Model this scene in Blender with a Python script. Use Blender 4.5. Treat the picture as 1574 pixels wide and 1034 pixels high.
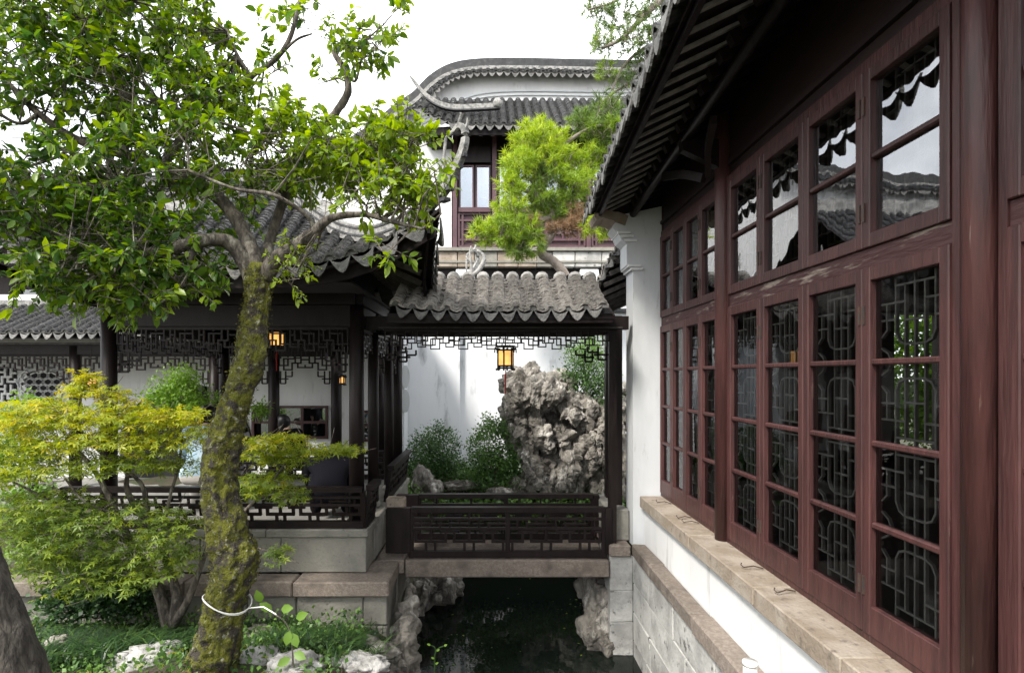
import bpy, bmesh, math, random
import numpy as np
from mathutils import Vector, Matrix, noise

for o in list(bpy.data.objects):
    bpy.data.objects.remove(o)
scene = bpy.context.scene
COL = scene.collection
R = math.radians
rng = random.Random(7)
NP = np.random.default_rng(11)

# ------------------------------------------------------------------ camera, world, sun, exposure
# The camera stands at the origin and looks along +Y (parallel to the hall's window wall).
FPX, PX, PY = 880.0, 753.0, 577.0            # focal length and vanishing point in photo pixels


def at(px, py, Y):
    """world point at depth Y seen at photo pixel (px, py)"""
    return Vector(((px - PX) * Y / FPX, Y, (PY - py) * Y / FPX))


cam_d = bpy.data.cameras.new("camera")
cam_d.sensor_width = 36.0
cam_d.lens = 36.0 * FPX / 1574.0
cam_d.shift_x = (787 - PX) / 1574.0
cam_d.shift_y = (PY - 517) / 1574.0
cam_d.clip_start = 0.05
cam_d.clip_end = 500
cam = bpy.data.objects.new("camera", cam_d)
cam.rotation_euler = (R(90), 0, 0)
COL.objects.link(cam)
scene.camera = cam

SUN_DIR = Vector((-0.62, -0.72, 1.0)).normalized()      # towards the sun
SUN_EL = math.asin(SUN_DIR.z)
SUN_ROT = math.atan2(SUN_DIR.x, SUN_DIR.y)

world = bpy.data.worlds.new("World")
scene.world = world
world.use_nodes = True
wn, wl = world.node_tree.nodes, world.node_tree.links
wn.clear()
w_out = wn.new("ShaderNodeOutputWorld")
w_bg = wn.new("ShaderNodeBackground")
w_bg.inputs[1].default_value = 0.15
w_sky = wn.new("ShaderNodeTexSky")
w_sky.sky_type = 'NISHITA'
w_sky.sun_disc = False
w_sky.sun_elevation = SUN_EL
w_sky.sun_rotation = SUN_ROT
w_sky.dust_density = 3.0
w_noise = wn.new("ShaderNodeTexNoise")
w_noise.inputs["Scale"].default_value = 2.2
w_noise.inputs["Detail"].default_value = 6
w_map = wn.new("ShaderNodeMapRange")
w_map.inputs["From Min"].default_value = 0.3
w_map.inputs["From Max"].default_value = 0.7
w_map.inputs["To Min"].default_value = 0.80
w_map.inputs["To Max"].default_value = 0.97
w_tc = wn.new("ShaderNodeTexCoord")
w_mix = wn.new("ShaderNodeMix")
w_mix.data_type = 'RGBA'
w_cl = wn.new("ShaderNodeTexNoise")                       # bright and grey cloud
w_cl.inputs["Scale"].default_value = 2.6
w_cl.inputs["Detail"].default_value = 7
w_cl.inputs["Roughness"].default_value = 0.55
w_cr = wn.new("ShaderNodeMix")
w_cr.data_type = 'RGBA'
w_cr.inputs["A"].default_value = (2.9, 2.98, 3.08, 1)
w_cr.inputs["B"].default_value = (9.4, 9.5, 9.6, 1)
w_cm = wn.new("ShaderNodeMapRange")
w_cm.inputs["From Min"].default_value = 0.36
w_cm.inputs["From Max"].default_value = 0.64
wl.new(w_cl.outputs["Fac"], w_cm.inputs["Value"])
wl.new(w_cm.outputs["Result"], w_cr.inputs["Factor"])
wl.new(w_cr.outputs["Result"], w_mix.inputs["B"])
wl.new(w_tc.outputs["Generated"], w_noise.inputs["Vector"])
wl.new(w_tc.outputs["Generated"], w_cl.inputs["Vector"])
wl.new(w_noise.outputs["Fac"], w_map.inputs["Value"])
wl.new(w_map.outputs["Result"], w_mix.inputs["Factor"])
wl.new(w_sky.outputs[0], w_mix.inputs["A"])
wl.new(w_mix.outputs["Result"], w_bg.inputs[0])
wl.new(w_bg.outputs[0], w_out.inputs[0])

sun_d = bpy.data.lights.new("sun", 'SUN')
sun_d.energy = 2.2
sun_d.angle = R(10)
sun_d.color = (1.0, 0.95, 0.87)
sun = bpy.data.objects.new("sun", sun_d)
sun.rotation_euler = SUN_DIR.to_track_quat('Z', 'Y').to_euler()
sun.location = (-6, -4, 12)
COL.objects.link(sun)

vs = scene.view_settings
vs.view_transform = 'Standard'
vs.look = 'None'
vs.exposure = 1.45
vs.gamma = 1.0
vs.use_curve_mapping = False
scene.render.resolution_x, scene.render.resolution_y = 1024, 672
scene.cycles.max_bounces = 5
scene.cycles.diffuse_bounces = 2
scene.cycles.glossy_bounces = 2
scene.cycles.transparent_max_bounces = 8


# ------------------------------------------------------------------ materials
MATS = {}


def material(name, base, rough=0.7, col2=None, scale=6.0, lo=0.4, hi=0.65, col3=None, scale3=1.5, lo3=0.5, hi3=0.7,
             bump=0.0, bscale=30.0, spec=0.4, stretch=(1, 1, 1), rand=0.12, metal=0.0, detail=6.0):
    m = bpy.data.materials.new(name)
    m.use_nodes = True
    n, l = m.node_tree.nodes, m.node_tree.links
    p = n["Principled BSDF"]
    p.inputs["Roughness"].default_value = rough
    p.inputs["Specular IOR Level"].default_value = spec
    p.inputs["Metallic"].default_value = metal
    tc = n.new("ShaderNodeTexCoord")
    mp = n.new("ShaderNodeMapping")
    mp.inputs["Scale"].default_value = stretch
    l.new(tc.outputs["Object"], mp.inputs["Vector"])
    oi = n.new("ShaderNodeObjectInfo")
    add = n.new("ShaderNodeVectorMath")
    add.operation = 'MULTIPLY_ADD'
    add.inputs[1].default_value = (13, 17, 19)
    l.new(oi.outputs["Random"], add.inputs[0])
    l.new(mp.outputs[0], add.inputs[2])
    vec = add.outputs[0]

    def layer(cur, colour, sc, a, b):
        t = n.new("ShaderNodeTexNoise")
        t.inputs["Scale"].default_value = sc
        t.inputs["Detail"].default_value = detail
        t.inputs["Roughness"].default_value = 0.62
        l.new(vec, t.inputs["Vector"])
        r = n.new("ShaderNodeMapRange")
        r.inputs["From Min"].default_value = a
        r.inputs["From Max"].default_value = b
        l.new(t.outputs["Fac"], r.inputs["Value"])
        x = n.new("ShaderNodeMix")
        x.data_type = 'RGBA'
        l.new(r.outputs[0], x.inputs["Factor"])
        if isinstance(cur, tuple):
            x.inputs["A"].default_value = (*cur, 1)
        else:
            l.new(cur, x.inputs["A"])
        x.inputs["B"].default_value = (*colour, 1)
        return x.outputs["Result"]
    cur = base
    if col2:
        cur = layer(cur, col2, scale, lo, hi)
    if col3:
        cur = layer(cur, col3, scale3, lo3, hi3)
    hs = n.new("ShaderNodeHueSaturation")
    if isinstance(cur, tuple):
        hs.inputs["Color"].default_value = (*cur, 1)
    else:
        l.new(cur, hs.inputs["Color"])
    rv = n.new("ShaderNodeMapRange")
    rv.inputs["To Min"].default_value = 1 - rand
    rv.inputs["To Max"].default_value = 1 + rand
    l.new(oi.outputs["Random"], rv.inputs["Value"])
    l.new(rv.outputs[0], hs.inputs["Value"])
    l.new(hs.outputs[0], p.inputs["Base Color"])
    if bump:
        t = n.new("ShaderNodeTexNoise")
        t.inputs["Scale"].default_value = bscale
        t.inputs["Detail"].default_value = 5
        l.new(vec, t.inputs["Vector"])
        b = n.new("ShaderNodeBump")
        b.inputs["Strength"].default_value = bump
        b.inputs["Distance"].default_value = 0.02
        l.new(t.outputs["Fac"], b.inputs["Height"])
        l.new(b.outputs[0], p.inputs["Normal"])
    MATS[name] = m
    return m


material('dark_wood', (0.0085, 0.0055, 0.0055), 0.45, (0.016, 0.0112, 0.0108), 9, stretch=(1, 1, .25), bump=.12, bscale=40, spec=.18)
material('bounce_wood', (0.10, 0.09, 0.084), 0.6, (0.035, 0.03, 0.028), 14, bump=.15, bscale=60)  # ground bounce on rafter undersides is put into this lighter colour
material('bounce_lit_wood', (0.3, 0.285, 0.265), 0.6, (0.16, 0.15, 0.14), 12, bump=.15, bscale=60)  # flying rafters: paler still, light bounced off the ground painted in
material('red_wood', (0.068, 0.026, 0.024), 0.46, (0.034, 0.0145, 0.0145), 26, .38, .68, (0.13, 0.085, 0.072), 60, .66, .74,
         stretch=(1, 1, .09), bump=.3, bscale=60, rand=.14, detail=9)
material('panel_wood', (0.02, 0.0095, 0.009), 0.5, (0.013, 0.007, 0.007), 7, stretch=(1, .3, 1), bump=.12, bscale=40)
material('peeled_wood', (0.048, 0.018, 0.018), 0.6, (0.22, 0.18, 0.15), 16, .56, .66, stretch=(1, .25, 1.6), bump=.4, bscale=40)
material('mauve_wood', (0.085, 0.04, 0.05), 0.5, (0.06, 0.028, 0.036), 5, bump=.1)
material('lattice_wood', (0.2, 0.185, 0.175), 0.55, (0.14, 0.13, 0.12), 9, bump=.1)
material('tile', (0.036, 0.036, 0.039), 0.6, (0.105, 0.103, 0.1), 18, .5, .74, (0.014, 0.0145, 0.016), 5, .5, .66,
         bump=.35, bscale=60, rand=.22)
material('dark_tile', (0.02, 0.021, 0.023), 0.6, (0.06, 0.06, 0.06), 9, .5, .74, (0.01, 0.0105, 0.012), 5, .5, .66, bump=.35, bscale=40, rand=.2)
material('tile_warm', (0.115, 0.106, 0.099), 0.75, (0.25, 0.234, 0.217), 22, .46, .68, (0.04, 0.037, 0.035), 6, .5, .64,
         bump=.5, bscale=70, rand=.25)
material('tile_edge', (0.16, 0.158, 0.152), 0.8, (0.07, 0.07, 0.07), 20, .45, .65, bump=.4, bscale=60, rand=.2)
material('tile_edge_warm', (0.4, 0.378, 0.35), 0.85, (0.18, 0.168, 0.155), 20, .45, .65, bump=.4, bscale=60, rand=.2)
material('tile_face', (0.13, 0.127, 0.122), 0.75, (0.06, 0.06, 0.06), 25, .45, .65, (0.22, 0.213, 0.2), 9, .55, .7,
         bump=.5, bscale=70, rand=.25)
material('ridge_plaster', (0.3, 0.295, 0.28), 0.85, (0.13, 0.13, 0.127), 12, .44, .62, (0.06, 0.06, 0.06), 30, .57, .68, bump=.5, bscale=40)
material('white_plaster', (0.68, 0.68, 0.675), 0.85, (0.58, 0.585, 0.59), 2.2, .4, .7, (0.4, 0.4, 0.39), 9, .58, .78,
         bump=.1, bscale=12, rand=.02, stretch=(1, 1, .2))
material('aged_plaster', (0.68, 0.695, 0.72), 0.88, (0.58, 0.6, 0.62), 1.6, .42, .7, (0.26, 0.27, 0.28), 3.2, .59, .74,
         bump=.12, bscale=10, rand=.03, stretch=(1, 1, .28))
material('grey_plaster', (0.55, 0.565, 0.58), 0.88, (0.46, 0.475, 0.485), 3, .4, .68, (0.32, 0.32, 0.31), 11, .64, .78,
         bump=.15, bscale=14, rand=.02, stretch=(1, 1, .3))
material('sandstone', (0.235, 0.19, 0.145), 0.88, (0.33, 0.285, 0.235), 5, .42, .62, (0.12, 0.10, 0.08), 17, .57, .72,
         bump=.35, bscale=60, rand=.1)
material('granite', (0.165, 0.135, 0.112), 0.88, (0.235, 0.2, 0.17), 40, .42, .62, (0.085, 0.07, 0.06), 5, .52, .7,
         bump=.4, bscale=90, rand=.12)
material('limestone', (0.225, 0.215, 0.185), 0.85, (0.16, 0.155, 0.138), 6, .42, .66, (0.10, 0.098, 0.088), 22, .6, .74,
         bump=.35, bscale=40, rand=.14)
material('pale_stone', (0.46, 0.455, 0.435), 0.88, (0.29, 0.288, 0.275), 4, .42, .62, (0.09, 0.088, 0.082), 11, .6, .7,
         bump=.4, bscale=35, rand=.12)
material('rock', (0.225, 0.208, 0.182), 0.9, (0.085, 0.077, 0.068), 6.5, .44, .58, (0.5, 0.475, 0.435), 8, .54, .68,
         bump=.7, bscale=32, stretch=(1, 1, .4), rand=.08, detail=10)
material('rock_pale', (0.38, 0.37, 0.355), 0.9, (0.17, 0.165, 0.155), 8, .46, .64, (0.5, 0.49, 0.475), 5, .55, .7,
         bump=.8, bscale=40, rand=.1, detail=10)
material('soil', (0.055, 0.045, 0.03), 0.95, (0.03, 0.05, 0.015), 3, .45, .6, bump=.6, bscale=30)
material('paving', (0.22, 0.215, 0.2), 0.85, (0.16, 0.155, 0.145), 6, bump=.2)
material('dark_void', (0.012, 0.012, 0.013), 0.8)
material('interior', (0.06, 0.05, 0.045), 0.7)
material('iron', (0.05, 0.045, 0.042), 0.55, (0.09, 0.05, 0.035), 40, metal=.3)
material('bark', (0.14, 0.12, 0.098), 0.92, (0.055, 0.047, 0.04), 30, .42, .58, (0.26, 0.245, 0.2), 16, .56, .68,
         bump=.8, bscale=50, stretch=(1, 1, .4))
material('mossy_bark', (0.05, 0.042, 0.034), 0.95, (0.125, 0.13, 0.014), 17, .43, .54, (0.3, 0.29, 0.245), 34, .59, .66,
         bump=1.0, bscale=95, detail=9)
material('grey_bark', (0.085, 0.075, 0.062), 0.95, (0.035, 0.03, 0.026), 26, .42, .62, bump=1.0, bscale=45, stretch=(1, 1, .35))
material('pine_bark', (0.2, 0.165, 0.14), 0.9, (0.3, 0.26, 0.23), 12, bump=.6, bscale=40)
material('white_plastic', (0.75, 0.74, 0.7), 0.4)
material('cloth_black', (0.006, 0.006, 0.009), 0.9, bump=.1, spec=.08)
material('cloth_blue', (0.35, 0.5, 0.6), 0.85, (0.5, 0.62, 0.7), 9, bump=.1)
material('blind_reflection', (0.5, 0.6, 0.7), 0.8)  # blind colour that also carries the panes' pale sky reflection
material('cloth_teal', (0.08, 0.3, 0.36), 0.85)
material('cloth_pale', (0.6, 0.56, 0.52), 0.85)
material('skin', (0.5, 0.33, 0.25), 0.55, rand=.02)
material('hair', (0.008, 0.007, 0.008), 0.4)
material('red_tassel', (0.3, 0.02, 0.018), 0.8)


def mat_glass(name, boost, tint, wav):
    m = bpy.data.materials.new(name)
    m.use_nodes = True
    n, l = m.node_tree.nodes, m.node_tree.links
    n.remove(n["Principled BSDF"])
    out = n["Material Output"]
    tr = n.new("ShaderNodeBsdfTransparent")
    tr.inputs[0].default_value = (*tint, 1)
    gl = n.new("ShaderNodeBsdfGlossy")
    gl.inputs["Roughness"].default_value = 0.012
    gl.inputs["Color"].default_value = (.95, .97, 1, 1)
    fr = n.new("ShaderNodeFresnel")
    fr.inputs["IOR"].default_value = boost
    mx = n.new("ShaderNodeMixShader")
    tc = n.new("ShaderNodeTexCoord")
    t = n.new("ShaderNodeTexNoise")
    t.inputs["Scale"].default_value = 4.0
    t.inputs["Detail"].default_value = 2
    b = n.new("ShaderNodeBump")
    b.inputs["Strength"].default_value = wav
    b.inputs["Distance"].default_value = 0.01
    l.new(tc.outputs["Object"], t.inputs["Vector"])
    l.new(t.outputs["Fac"], b.inputs["Height"])
    l.new(b.outputs[0], gl.inputs["Normal"])
    l.new(fr.outputs[0], mx.inputs[0])
    l.new(tr.outputs[0], mx.inputs[1])
    l.new(gl.outputs[0], mx.inputs[2])
    l.new(mx.outputs[0], out.inputs[0])
    MATS[name] = m


mat_glass('glass', 1.6, (.86, .88, .88), .10)
mat_glass('upper_glass', 3.3, (.8, .82, .82), .12)
mat_glass('far_glass', 2.6, (.8, .85, .9), .05)


def mat_water():
    m = bpy.data.materials.new('water')
    m.use_nodes = True
    n, l = m.node_tree.nodes, m.node_tree.links
    p = n["Principled BSDF"]
    p.inputs["Base Color"].default_value = (0.006, 0.009, 0.007, 1)
    p.inputs["Roughness"].default_value = 0.02
    p.inputs["IOR"].default_value = 1.33
    tc = n.new("ShaderNodeTexCoord")
    t = n.new("ShaderNodeTexNoise")
    t.inputs["Scale"].default_value = 5
    t.inputs["Detail"].default_value = 3
    b = n.new("ShaderNodeBump")
    b.inputs["Strength"].default_value = 0.05
    b.inputs["Distance"].default_value = 0.03
    l.new(tc.outputs["Object"], t.inputs["Vector"])
    l.new(t.outputs["Fac"], b.inputs["Height"])
    l.new(b.outputs[0], p.inputs["Normal"])
    MATS['water'] = m


mat_water()


def mat_emit(name, col, s):
    m = bpy.data.materials.new(name)
    m.use_nodes = True
    n, l = m.node_tree.nodes, m.node_tree.links
    p = n["Principled BSDF"]
    p.inputs["Base Color"].default_value = (.5, .35, .15, 1)
    t = n.new("ShaderNodeTexNoise")
    t.inputs["Scale"].default_value = 9
    tc = n.new("ShaderNodeTexCoord")
    l.new(tc.outputs["Object"], t.inputs["Vector"])
    mm = n.new("ShaderNodeMath")
    mm.operation = 'MULTIPLY'
    mm.inputs[1].default_value = s * 2
    l.new(t.outputs["Fac"], mm.inputs[0])
    p.inputs["Emission Color"].default_value = (*col, 1)
    l.new(mm.outputs[0], p.inputs["Emission Strength"])
    MATS[name] = m


mat_emit('lantern_glow', (1.0, .46, .12), .5)


def mat_leaf(name, stops, rough=.45, trans=.35, spec=.4):
    m = bpy.data.materials.new(name)
    m.use_nodes = True
    n, l = m.node_tree.nodes, m.node_tree.links
    p = n["Principled BSDF"]
    p.inputs["Roughness"].default_value = rough
    p.inputs["Specular IOR Level"].default_value = spec
    at_ = n.new("ShaderNodeAttribute")
    at_.attribute_name = "tint"
    cr = n.new("ShaderNodeValToRGB")
    e = cr.color_ramp.elements
    while len(e) < len(stops):
        e.new(.5)
    for k, (pos, c) in enumerate(stops):
        e[k].position = pos
        e[k].color = (*c, 1)
    l.new(at_.outputs["Fac"], cr.inputs[0])
    l.new(cr.outputs[0], p.inputs["Base Color"])
    tb = n.new("ShaderNodeBsdfTranslucent")
    hs = n.new("ShaderNodeHueSaturation")
    hs.inputs["Value"].default_value = 1.5
    hs.inputs["Saturation"].default_value = 1.1
    hs.inputs["Hue"].default_value = 0.49
    l.new(cr.outputs[0], hs.inputs["Color"])
    l.new(hs.outputs[0], tb.inputs[0])
    mx = n.new("ShaderNodeMixShader")
    mx.inputs[0].default_value = trans
    l.new(p.outputs[0], mx.inputs[1])
    l.new(tb.outputs[0], mx.inputs[2])
    l.new(mx.outputs[0], n["Material Output"].inputs[0])
    MATS[name] = m


mat_leaf('broad_leaf', [(0, (.018, .05, .014)), (.4, (.055, .125, .018)), (.75, (.15, .24, .018)), (1, (.23, .32, .025))],
         rough=.36, spec=.45, trans=.45)
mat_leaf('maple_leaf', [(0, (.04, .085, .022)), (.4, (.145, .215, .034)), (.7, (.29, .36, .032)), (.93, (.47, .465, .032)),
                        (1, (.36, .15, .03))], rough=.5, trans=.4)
mat_leaf('pine_needle', [(0, (.045, .085, .03)), (.4, (.12, .195, .04)), (.7, (.28, .41, .032)), (.94, (.44, .54, .045)),
                         (1, (.29, .19, .11))], rough=.5, trans=.3)
mat_leaf('shrub_leaf', [(0, (.02, .05, .018)), (.6, (.075, .16, .036)), (1, (.14, .25, .05))], rough=.45, trans=.3)
mat_leaf('bright_leaf', [(0, (.06, .13, .02)), (1, (.17, .3, .04))], rough=.45, trans=.4)
mat_leaf('grass_blade', [(0, (.014, .036, .014)), (.5, (.035, .08, .022)), (1, (.11, .19, .035))], rough=.4, trans=.25)
mat_leaf('moss_leaf', [(0, (.05, .05, .012)), (.6, (.1, .1, .015)), (1, (.16, .14, .03))], rough=.9, trans=.2)
mat_leaf('dry_twig', [(0, (.16, .12, .08)), (1, (.3, .25, .18))], rough=.8, trans=0)


# ------------------------------------------------------------------ object helpers
def tag(o, label=None, cat=None, group=None, kind=None):
    if label:
        o["label"] = label
    if cat:
        o["category"] = cat
    if group:
        o["group"] = group
    if kind:
        o["kind"] = kind
    return o


def thing(name, loc, label, cat, group=None):
    o = bpy.data.objects.new(name, None)
    o.empty_display_size = 0.2
    COL.objects.link(o)
    o.location = loc
    return tag(o, label, cat, group)


def attach(o, parent):
    if parent is not None:
        o.parent = parent
        if parent.type == 'EMPTY':
            o.matrix_parent_inverse = Matrix.Translation(-Vector(parent.location))
    return o


def link(me, name, mat, parent=None, smooth=False):
    o = bpy.data.objects.new(name, me)
    if mat and not me.materials:
        me.materials.append(MATS[mat])
        if me.get("lips"):                             # every second face is a tile's lighter front edge
            me.materials.append(MATS['tile_edge_warm' if mat == 'tile_warm' else 'tile_edge'])
            me.polygons.foreach_set("material_index", [k % 2 for k in range(len(me.polygons))])
    if smooth:
        me.polygons.foreach_set("use_smooth", [True] * len(me.polygons))
    COL.objects.link(o)
    return attach(o, parent)


def inst(me, name, parent, M):
    o = bpy.data.objects.new(name, me)
    COL.objects.link(o)
    if parent is not None:
        o.parent = parent
        if parent.type == 'EMPTY':
            o.matrix_parent_inverse = Matrix.Translation(-Vector(parent.location))
    o.matrix_basis = M
    return o


def frame_of(x, z):
    """matrix columns: x axis, y = z cross x, z axis"""
    x = x.normalized()
    z = (z - x * z.dot(x)).normalized()
    y = z.cross(x)
    return x, y, z


class MB:
    def __init__(s):
        s.v, s.f = [], []

    def add(s, vs, fs):
        n = len(s.v)
        s.v.extend(tuple(p) for p in vs)
        s.f.extend(tuple(i + n for i in f) for f in fs)

    def box(s, x0, x1, y0, y1, z0, z1):
        s.add([(x0, y0, z0), (x1, y0, z0), (x1, y1, z0), (x0, y1, z0), (x0, y0, z1), (x1, y0, z1), (x1, y1, z1), (x0, y1, z1)],
              [(0, 3, 2, 1), (4, 5, 6, 7), (0, 1, 5, 4), (1, 2, 6, 5), (2, 3, 7, 6), (3, 0, 4, 7)])
        return s

    def stone(s, x0, x1, y0, y1, z0, z1, ch=.008, jit=0.0):
        """chamfered, slightly uneven block"""
        if x0 > x1: x0, x1 = x1, x0
        if y0 > y1: y0, y1 = y1, y0
        if z0 > z1: z0, z1 = z1, z0
        ch = min(ch, (x1 - x0) * .3, (y1 - y0) * .3, (z1 - z0) * .3)
        bm = bmesh.new()
        bmesh.ops.create_cube(bm, size=1)
        for v in bm.verts:
            v.co = Vector(((x0, x1)[v.co.x > 0], (y0, y1)[v.co.y > 0], (z0, z1)[v.co.z > 0]))
            v.co += Vector((rng.uniform(-jit, jit), rng.uniform(-jit, jit), rng.uniform(-jit, jit)))
        bmesh.ops.bevel(bm, geom=bm.edges[:], offset=ch, segments=1, affect='EDGES')
        bm.verts.index_update()
        s.add([v.co for v in bm.verts], [[v.index for v in f.verts] for f in bm.faces])
        bm.free()
        return s

    def bar(s, a, b, w, h, up=(0, 0, 1)):
        a, b, up = Vector(a), Vector(b), Vector(up)
        d = (b - a).normalized()
        if abs(d.dot(up)) > .98:
            up = Vector((0, 1, 0)) if abs(d.y) < .9 else Vector((1, 0, 0))
        sd = d.cross(up).normalized() * (w / 2)
        u = sd.cross(d).normalized() * (h / 2)
        vs_ = []
        for p in (a, b):
            vs_ += [p - sd - u, p + sd - u, p + sd + u, p - sd + u]
        s.add(vs_, [(0, 1, 2, 3), (7, 6, 5, 4), (0, 4, 5, 1), (1, 5, 6, 2), (2, 6, 7, 3), (3, 7, 4, 0)])
        return s

    def sweep(s, pts, w, h, up=(0, 0, 1), closed=False):
        pts = [Vector(p) for p in pts]
        up = Vector(up)
        rings = []
        for i, p in enumerate(pts):
            d = (pts[min(i + 1, len(pts) - 1)] - pts[max(i - 1, 0)]).normalized()
            sd = d.cross(up)
            sd = sd.normalized() if sd.length > 1e-4 else Vector((1, 0, 0))
            u = sd.cross(d).normalized()
            ww = w[i] if isinstance(w, (list, tuple)) else w
            hh = h[i] if isinstance(h, (list, tuple)) else h
            rings.append([p - sd * ww / 2 - u * hh / 2, p + sd * ww / 2 - u * hh / 2, p + sd * ww / 2 + u * hh / 2, p - sd * ww / 2 + u * hh / 2])
        vs_ = [q for r_ in rings for q in r_]
        fs = []
        for i in range(len(pts) - 1):
            for k in range(4):
                a, b = i * 4 + k, i * 4 + (k + 1) % 4
                fs.append((a, b, b + 4, a + 4))
        fs += [(3, 2, 1, 0), tuple(len(vs_) - 4 + k for k in range(4))]
        s.add(vs_, fs)
        return s

    def tube(s, pts, rad, seg=8, disp=0.0, dscale=8.0, ridge=0.0):
        pts = [Vector(p) for p in pts]
        n = len(pts)
        ref = Vector((0, 0, 1))
        vs_, fs = [], []
        prev = None
        for i, p in enumerate(pts):
            d = (pts[min(i + 1, n - 1)] - pts[max(i - 1, 0)]).normalized()
            if prev is None:
                a = d.cross(Vector((0, 1, 0)))
                if a.length < .1:
                    a = d.cross(Vector((1, 0, 0)))
            else:
                a = prev - d * prev.dot(d)
            a.normalize()
            prev = a
            b = d.cross(a)
            r_ = rad[i] if isinstance(rad, (list, tuple)) else rad
            for k in range(seg):
                t = 2 * math.pi * k / seg
                off = a * math.cos(t) + b * math.sin(t)
                rr = r_
                if disp:
                    q = p + off * r_
                    rr = r_ * (1 + disp * noise.fractal(q * dscale, 1.0, 2.0, 4) + (.11 * (noise.ridged_multi_fractal(Vector((q.x * 12, q.y * 12, q.z * 4.5)), .9, 2.1, 3, 1.0, 2.0) - 1.1) if ridge else 0) + ridge * noise.noise(Vector((math.cos(t) * 2.2, math.sin(t) * 2.2, q.z * 1.3))))
                vs_.append(p + off * rr)
        for i in range(n - 1):
            for k in range(seg):
                a, b = i * seg + k, i * seg + (k + 1) % seg
                fs.append((a, b, b + seg, a + seg))
        fs.append(tuple(reversed(range(seg))))
        fs.append(tuple((n - 1) * seg + k for k in range(seg)))
        s.add(vs_, fs)
        return s

    def prism(s, poly, ax_u, ax_v, org, ext):
        """polygon in plane (u,v) at org, extruded by vector ext"""
        org, ax_u, ax_v, ext = Vector(org), Vector(ax_u), Vector(ax_v), Vector(ext)
        n = len(poly)
        a = [org + ax_u * u + ax_v * v for u, v in poly]
        b = [p + ext for p in a]
        fs = [tuple(range(n)), tuple(reversed(range(n, 2 * n)))]
        for i in range(n):
            j = (i + 1) % n
            fs.append((j, i, i + n, j + n))
        s.add(a + b, fs)
        return s

    def mesh(s, name, recalc=True):
        me = bpy.data.meshes.new(name)
        me.from_pydata(s.v, [], s.f)
        if not recalc:
            return me
        bm = bmesh.new()
        bm.from_mesh(me)
        bmesh.ops.recalc_face_normals(bm, faces=bm.faces)
        bm.to_mesh(me)
        bm.free()
        return me

    def build(s, name, mat, parent=None, smooth=False):
        return link(s.mesh(name), name, mat, parent, smooth)


def catmull(pts, n=6):
    """smooth polyline through tuples of any length"""
    P = [np.array(p, float) for p in pts]
    P = [2 * P[0] - P[1]] + P + [2 * P[-1] - P[-2]]
    out = []
    for i in range(1, len(P) - 2):
        for k in range(n):
            t = k / n
            a, b, c, d = P[i - 1], P[i], P[i + 1], P[i + 2]
            out.append(.5 * ((2 * b) + (c - a) * t + (2 * a - 5 * b + 4 * c - d) * t * t + (3 * b - a - 3 * c + d) * t ** 3))
    out.append(P[-2])
    return out


def turned(name, prof, loc, mat, parent, seg=20):
    """surface of revolution about z; prof = [(r, z)]"""
    mb = MB()
    mb.tube([Vector(loc) + Vector((0, 0, z)) for r_, z in prof], [r_ for r_, z in prof], seg)
    return mb.build(name, mat, parent, True)


def np_mesh(name, V, F, mat, parent=None, tint=None, smooth=False):
    """V (n,3), F (m,k) arrays"""
    me = bpy.data.meshes.new(name)
    k = F.shape[1]
    me.vertices.add(len(V))
    me.vertices.foreach_set("co", V.astype(np.float32).ravel())
    me.loops.add(F.size)
    me.loops.foreach_set("vertex_index", F.astype(np.int32).ravel())
    me.polygons.add(len(F))
    me.polygons.foreach_set("loop_start", np.arange(0, F.size, k, dtype=np.int32))
    me.polygons.foreach_set("loop_total", np.full(len(F), k, dtype=np.int32))
    if tint is not None:
        a = me.attributes.new("tint", 'FLOAT', 'POINT')
        a.data.foreach_set("value", tint.astype(np.float32))
    me.update(calc_edges=True)
    return link(me, name, mat, parent, smooth)


# leaf templates: x along the leaf, y across, z normal; triangles
T_BROAD = (np.array([(0, 0, 0), (.3, .2, .05), (.3, 0, 0), (.3, -.2, .05), (.68, .19, .03), (.68, 0, -.03), (.68, -.19, .03), (1, 0, -.12)]),
           np.array([(0, 2, 1), (0, 3, 2), (1, 2, 5), (1, 5, 4), (2, 3, 6), (2, 6, 5), (4, 5, 7), (5, 6, 7)]))
T_SMALL = (np.array([(0, 0, 0), (.5, .25, .05), (.5, -.25, .05), (1, 0, -.06)]), np.array([(0, 2, 1), (1, 2, 3)]))


def _maple():
    v, f = [(0, 0, 0)], []
    for ang, ln in ((-105, .55), (-58, .85), (0, 1.0), (58, .85), (105, .55)):
        a = R(ang)
        d = np.array((math.cos(a), math.sin(a)))
        p = np.array((-d[1], d[0]))
        n = len(v)
        for t, w, z in ((.45, .13, .03), (.45, -.13, .03), (1, 0, -.1)):
            q = d * t * ln + p * w * ln
            v.append((q[0], q[1], z))
        f += [(0, n + 1, n), (n, n + 1, n + 2)]
    return np.array(v), np.array(f)


T_MAPLE = _maple()
T_NEEDLE = (np.array([(0, .028, 0), (0, -.028, 0), (1, 0, -.04)]), np.array([(0, 1, 2)]))


def norm(a):
    return a / np.maximum(np.linalg.norm(a, axis=1, keepdims=True), 1e-9)


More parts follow.
